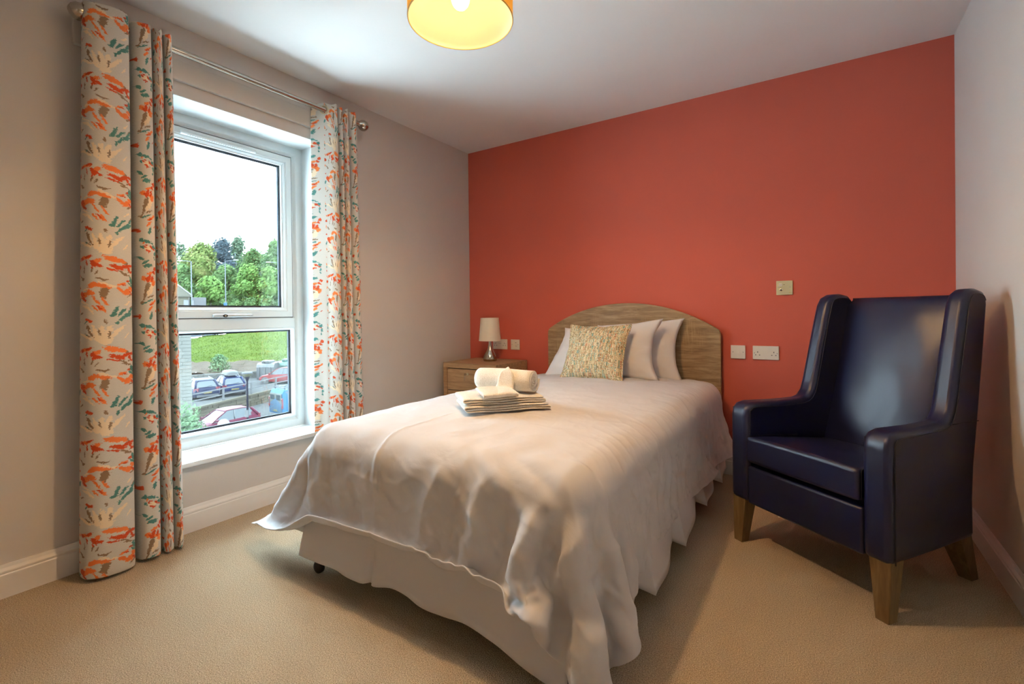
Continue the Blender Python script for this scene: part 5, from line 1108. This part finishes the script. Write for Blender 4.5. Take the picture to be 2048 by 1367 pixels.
# recycling banks
def bank(label, px, d, col):
    o = thing('recycling_bank', label, 'recycling bin', gp(px, d, UPP + .05)); o.rotation_euler = (0, 0, math.atan2(rh.y, rh.x)); m_ = mat('bank_' + label.split()[0], col, .5)
    pr2 = [(-.62, 0), (-.66, 1.15), (-.58, 1.42), (-.38, 1.58), (.38, 1.58), (.58, 1.42), (.66, 1.15), (.62, 0)]
    MB().prism(pr2, lambda p: (-.86, p[0], p[1]), lambda p: (.86, p[0], p[1])).build('body', m_, o, bevel=.05)
    for x in (-.55, 0, .55): MB().box(x - .05, x + .05, -.70, -.6, .1, 1.2).build('rib', m_, o, bevel=.02)
    hd = MB().box(-.45, .45, -.45, .45, 1.56, 1.80).build('hatch_box', m_, o, bevel=.05)
    for x in (-.2, .2): MB().lathe([(.10, -.47), (.10, -.44)], (x, 0, 1.69), 14, 'y').build('port', MATS['dark_hole'], hd)
    MB().box(-.35, .35, -.672, -.655, 1.12, 1.2).build('label_strip', WHT, o); return o
bank('grey ribbed recycling bank below the bank of grass', 535, 47.5, (0.011, 0.0115, 0.013)); bank('green recycling bank right of the grey one', 575, 49.0, (0.005, 0.033, 0.022))
# ------------------------------------------------------------------ vehicles (local x forward, y left, z up)
def carpaint(name, col): return mat('paint_' + name, tuple(c * .48 for c in col), .45, spec=.06)
CGL = mat('car_glass', (0.014, 0.018, 0.021), .15, spec=.25); TYR = mat('tyre', (0.008, 0.008, 0.009), .8); ALY = mat('alloy', (0.045, 0.045, 0.048), .35, .3)
TAIL = mat('tail_red', (0.055, 0.004, 0.007), .25); HEAD = mat('head_lens', (0.045, 0.047, 0.05), .15); YPL = mat('plate_yellow', (0.055, 0.038, 0.002), .5); BLACK_TRIM = mat('bumper_black', (0.012, 0.012, 0.014), .6)
def wheel(par, x, y, r):
    sg = 1 if y > 0 else -1
    w = MB().lathe([(r * .62, -.09), (r * .95, -.09), (r, -.06), (r, .06), (r * .95, .09), (r * .62, .09)], (x, y, r), 22, 'y').build('wheel', TYR, par, smooth=40)
    b = MB().lathe([(r * .62, y + sg * .085), (r * .58, y + sg * .075)], (x, 0, r), 18, 'y')
    for k in range(5): a = 2 * PI * k / 5; b.tube([(x, y + sg * .09, r), (x + r * .6 * math.cos(a), y + sg * .088, r + r * .6 * math.sin(a))], .03, 6)
    b.build('rim', ALY, w)
def hatchback(name, label, paint, loc, heading, Lc=3.95, Wc=1.72, Hc=1.47, roofbox=False, rails=False, bars=False, plates=True, sport=True):
    o = thing(name, label, 'car', loc, heading, 'parked cars'); k = Lc / 3.95; hw_ = Wc / 2; hs = Hc / 1.47
    # (x, top z of body, half width factor, bottom z)
    stn = [(-1.97, .62, .80, .42), (-1.93, .80, .90, .28), (-1.80, .92, .96, .22), (-1.4, .93, 1.0, .19), (-.6, .905, 1.0, .18), (.3, .885, 1.0, .18), (.95, .875, .985, .18), (1.35, .835, .965, .19), (1.70, .76, .92, .21), (1.90, .66, .84, .24), (1.98, .52, .74, .30)]
    rs = []
    for x, zt2, f, zb in stn:
        w = hw_ * f; zt2 *= hs
        ring = [(0, zb), (w * .78, zb), (w * .95, zb + .06), (w, zb + .20), (w * .995, zt2 - .26 if zt2 - .26 > zb + .22 else zb + .24), (w * .955, zt2 - .05), (w * .85, zt2), (0, zt2 + .025)]
        rs.append([(x * k, y, z) for y, z in ring] + [(x * k, -y, z) for y, z in ring[-2:0:-1]])
    bd = MB().rings(rs).build('body', paint, o, smooth=35)
    # greenhouse: glass loft between belt and roof
    bb, tt = hw_ * .845, hw_ * .66
    gh = [(-1.86, .88), (-1.38, 1.40), (-.9, 1.452), (-.2, 1.462), (.18, 1.43), (.98, .865)]
    def ghw(z): t = min(1, max(0, (z / 1 - .87) / .58)); return bb + (tt - bb) * t
    prof_ = [(-1.84, .88), (-1.42, 1.36), (-1.25, 1.425), (-.9, 1.455), (-.3, 1.465), (.10, 1.43), (.30, 1.33), (1.0, .87)]
    ring0 = []; 
    P_ = [(x * k, z * hs) for x, z in prof_]
    b = MB().rings([[(x, ghw(z / hs), z) for x, z in P_], [(x, ghw(z / hs) * .6, z + (.012 if z > 1 else 0)) for x, z in P_], [(x, -ghw(z / hs) * .6, z + (.012 if z > 1 else 0)) for x, z in P_], [(x, -ghw(z / hs), z) for x, z in P_]])
    gl = b.build('glasshouse', CGL, o, smooth=30)
    # roof skin and pillars in body colour
    R2 = [(-1.46, 1.355), (-1.30, 1.425), (-.9, 1.468), (-.3, 1.478), (.10, 1.445), (.19, 1.40)]
    b = MB().rings([[(x * k, s_ * (ghw(z) + .012), z * hs) for s_ in (1, .7, .3, -.3, -.7, -1)] for x, z in R2], cap=False, closed=False)
    rf = b.build('roof', paint, o, smooth=True); sm_ = rf.modifiers.new('t', 'SOLIDIFY'); sm_.thickness = .03; sm_.offset = 0
    for sg in (1, -1):
        for nm, pts, r in (('front_pillar', [(1.02, .86), (.60, 1.16), (.16, 1.42)], .035), ('centre_pillar', [(-.28, .87), (-.34, 1.44)], .035), ('rear_pillar', [(-1.80, .88), (-1.58, 1.16), (-1.38, 1.40)], .085)):
            MB().tube([(x * k, sg * (ghw(z) + .004), z * hs) for x, z in pts], r, 8).build(nm, paint if nm != 'centre_pillar' else BLACK_TRIM, o, smooth=True)
        MB().tube([(x * k, sg * (ghw(.9) + .02), z * hs) for x, z in ((.95, .872), (.3, .893), (-.6, .915), (-1.3, .955 + (.06 if sport else 0)))], .012, 6).build('chrome_strip', ALY, o, smooth=True)
        if sport: MB().prism([(-1.35, .90), (-1.80, .90), (-1.50, 1.25), (-1.32, 1.12)], lambda p: (p[0] * k, sg * (ghw(p[1]) + .012), p[1] * hs), lambda p: (p[0] * k, sg * (ghw(p[1]) - .03), p[1] * hs)).build('quarter_panel', paint, o)
        mr = MB().rings([[(.78 * k + a, sg * (hw_ * .90 + .02 + b_), .93 * hs + c) for b_, c in ((0, 0), (.17, .01), (.17, .12), (.02, .13))] for a in (-.05, .09)]).build('mirror', paint, o, bevel=.02)
        wheel(o, 1.28 * k, sg * (hw_ - .08), .30); wheel(o, -1.22 * k, sg * (hw_ - .08), .30)
        for xx in (1.28, -1.22): MB().lathe([(.365, sg * (hw_ - .02)), (.365, sg * (hw_ + .004))], (xx * k, 0, .31), 22, 'y').build('wheel_arch', BLACK_TRIM, o)
        MB().rings([[(x * k, sg * hw_ * f, z * hs) for z in (.58, .74)] + [(x * k - .12, sg * hw_ * (f - .06), z * hs) for z in (.74, .58)] for x, f in ((1.93, .66), (1.72, .90))]).build('headlight', HEAD, o)
        MB().rings([[(x * k, sg * hw_ * f, z) for z in (.68 * hs, (.98 if sport else .90) * hs)] + [(x * k + .1, sg * hw_ * (f - .1), z) for z in (.92 * hs, .68 * hs)] for x, f in ((-1.99, .70), (-1.80, .985))]).build('tail_light', TAIL, o)
    MB().box(-2.0 * k, -1.9 * k, -hw_ * .8, hw_ * .8, .28, .44).build('rear_bumper_insert', BLACK_TRIM, o); MB().box(1.90 * k, 2.0 * k, -hw_ * .55, hw_ * .55, .30, .46).build('grille', BLACK_TRIM, o)
    if plates: MB().box(-2.02 * k, -1.985 * k, -.26, .26, .52, .63).build('number_plate', YPL, o); MB().box(1.985 * k, 2.01 * k, -.26, .26, .36, .47).build('number_plate', WHT, o)
    # rear window as a raised glass panel
    MB().prism([(-.56, 0), (.56, 0), (.47, 1), (-.47, 1)], lambda p: ((-1.80 + .36 * p[1]) * k - .03, p[0], (.95 + .40 * p[1]) * hs + .01), lambda p: ((-1.80 + .36 * p[1]) * k + .02, p[0], (.95 + .40 * p[1]) * hs - .02)).build('rear_window', CGL, o)
    MB().tube([(-1.83 * k, .05, .99 * hs), (-1.76 * k, -.35, 1.06 * hs)], .012, 5).build('wiper', BLACK_TRIM, o)
    if rails or roofbox:
        for sg in (1, -1): MB().tube([(.0, sg * .52, 1.48 * hs), (-.1, sg * .52, 1.53 * hs), (-1.1, sg * .52, 1.51 * hs), (-1.2, sg * .52, 1.45 * hs)], .02, 6).build('roof_rail', ALY, o, smooth=True)
    if roofbox:
        for x in (-.15, -.9): MB().box(x - .03, x + .03, -.6, .6, 1.53 * hs, 1.57 * hs).build('cross_bar', BLACK_TRIM, o)
        rb = [[(x, y * f, 1.58 * hs + z * g) for y, z in ((-.42, .06), (-.40, 0), (.40, 0), (.42, .06), (.38, .30), (.2, .36), (-.2, .36), (-.38, .30))] for x, f, g in ((-1.55, .8, .7), (-1.45, .96, .95), (-.6, 1, 1), (.1, .95, .92), (.4, .7, .45), (.5, .45, .2))]
        x_ = MB().rings(rb).build('roof_box', mat('box_silver', (0.033, 0.036, 0.038), .5, spec=.15), o, smooth=40)
        MB().box(-1.5, .35, -.43, .43, 1.58 * hs + .045, 1.58 * hs + .075).build('box_seam', BLACK_TRIM, x_)
    return o
def head(px0, d0, px1, d1):
    a, b_ = gp(px0, d0), gp(px1, d1); v = b_ - a; return math.atan2(v.y, v.x)
hatchback('parked_car', 'maroon hatchback parked side on below the window', carpaint('maroon', (0.070, 0.010, 0.024)), gp(444, 29.2, LOW), head(500, 30.6, 384, 27.7))
ang0 = math.atan2(fh.y, fh.x)
hatchback('parked_car', 'dark blue hatchback with a grey roof box behind the railing', carpaint('navy', (0.008, 0.016, 0.050)), gp(454, 38.8, UPP), ang0 + math.atan2(-(454 - 1024) / FPX, 1) + math.radians(13), 4.2, 1.76, 1.48, roofbox=True, sport=False)
hatchback('parked_car', 'dark blue estate car with roof rails behind the pier', carpaint('ink', (0.008, 0.012, 0.034)), gp(399, 37.2, UPP), ang0 + math.atan2(-(399 - 1024) / FPX, 1) + math.radians(12), 4.3, 1.78, 1.50, rails=True, sport=False)
hatchback('parked_car', 'bright red hatchback in front of the recycling banks', carpaint('red', (0.145, 0.016, 0.018)), gp(565, 44.4, UPP), ang0 + math.atan2(-(565 - 1024) / FPX, 1) + math.radians(60))
hatchback('parked_car', 'silver white car parked far off beside the stone house', carpaint('silver', (0.12, 0.125, 0.13)), gp(346, 78, -.9), ang0 + math.radians(95))
# blue works van with chevrons and a roof rack
VA = ang0 + math.atan2(-(549 - 1024) / FPX, 1) - math.radians(64)
vn = thing('works_van', 'bright blue van with white diagonal stripe, rear chevrons and roof ladder rack', 'van', gp(549, 33.4, LOW) + Vector((math.cos(VA), math.sin(VA), 0)) * 2.42, VA, 'parked vans'); del vn['group']
VB_ = carpaint('van_blue', (0.012, 0.075, 0.165)); 
vp = [(-2.4, .32), (-2.42, .9), (-2.36, 1.78), (-2.25, 1.96), (.9, 1.98), (1.25, 1.90), (1.75, 1.22), (2.3, 1.02), (2.42, .70), (2.40, .32)]
vs_ = lambda z: .95 - .11 * sstep(.9, 2.0, z)
MB().rings([[(x, vs_(z), z) for x, z in vp], [(x, vs_(z) * .9, z + (.03 if z > 1.5 else 0)) for x, z in vp], [(x, -vs_(z) * .9, z + (.03 if z > 1.5 else 0)) for x, z in vp], [(x, -vs_(z), z) for x, z in vp]]).build('body', VB_, vn, smooth=30)
for x in (1.45, -1.5):
    for sg in (1, -1): wheel(vn, x, sg * .84, .34)
for sg in (1, -1):
    MB().prism([(-2.2, 1.88), (-1.75, 1.88), (-.2, .62), (-.75, .62)], lambda p: (p[0], sg * (vs_(p[1]) + .012), p[1]), lambda p: (p[0], sg * (vs_(p[1]) - .02), p[1])).build('stripe', WHT, vn)
    MB().prism([(.35, 1.15), (1.45, 1.15), (1.12, 1.72), (.35, 1.74)], lambda p: (p[0], sg * (vs_(p[1]) + .01), p[1]), lambda p: (p[0], sg * (vs_(p[1]) - .02), p[1])).build('cab_window', CGL, vn)
    MB().box(-2.46, -2.36, sg * .90 - .07, sg * .90 + .07, .72, 1.45).build('tail_light', TAIL, vn, bevel=.02)
    MB().box(-2.475, -2.44, sg * .90 - .04, sg * .90 + .04, .95, 1.25).build('tail_lens', HEAD, vn)
    MB().box(-1.3, -1.05, sg * .955, sg * .965, .55, .60).build('side_handle', WHT, vn)
MB().box(-2.44, -2.40, -.82, .82, .42, 1.75).build('rear_panel', mat('van_grey', (0.032, 0.033, 0.028), .6, spec=.15), vn, bevel=.02)
for k in range(5):
    for sg in (1, -1):
        z0 = .42 + k * .17; MB().prism([(0, z0 + .18), (.80, z0 - .22 if z0 > .62 else .42), (.80, z0 - .12 if z0 > .62 else .44), (0, z0 + .28)], lambda p: (-2.448, sg * p[0], p[1]), lambda p: (-2.43, sg * p[0], p[1])).build('chevron', VB_, vn)
for sg in (1, -1): MB().box(-2.452, -2.43, sg * .42 - .30, sg * .42 + .30, 1.28, 1.66).build('rear_window', CGL, vn, bevel=.02)
MB().box(-2.46, -2.42, -.26, .26, .50, .61).build('number_plate', YPL, vn)
rk = MB().box(-2.2, .8, -.72, -.66, 2.10, 2.16); rk.box(-2.2, .8, .66, .72, 2.10, 2.16)
for x in (-2.1, -1.4, -.7, 0, .7): rk.box(x - .03, x + .03, -.72, .72, 2.06, 2.11); rk.box(x - .03, x + .03, -.72, -.66, 1.95, 2.1); rk.box(x - .03, x + .03, .66, .72, 1.95, 2.1)
rk.build('roof_rack', WHT, vn)
ld_ = MB().tube([(-2.3, -.2, 2.2), (.6, -.2, 2.2)], .03, 6).tube([(-2.3, .2, 2.2), (.6, .2, 2.2)], .03, 6)
for x in np.arange(-2.1, .6, .28): ld_.tube([(x, -.2, 2.2), (x, .2, 2.2)], .02, 6)
tag(ld_.build('ladder', GAL, None), 'aluminium ladder lying on the roof rack of the blue van', 'ladder'); lo_ = bpy.data.objects['ladder']; lo_.location = vn.location; lo_.rotation_euler = vn.rotation_euler
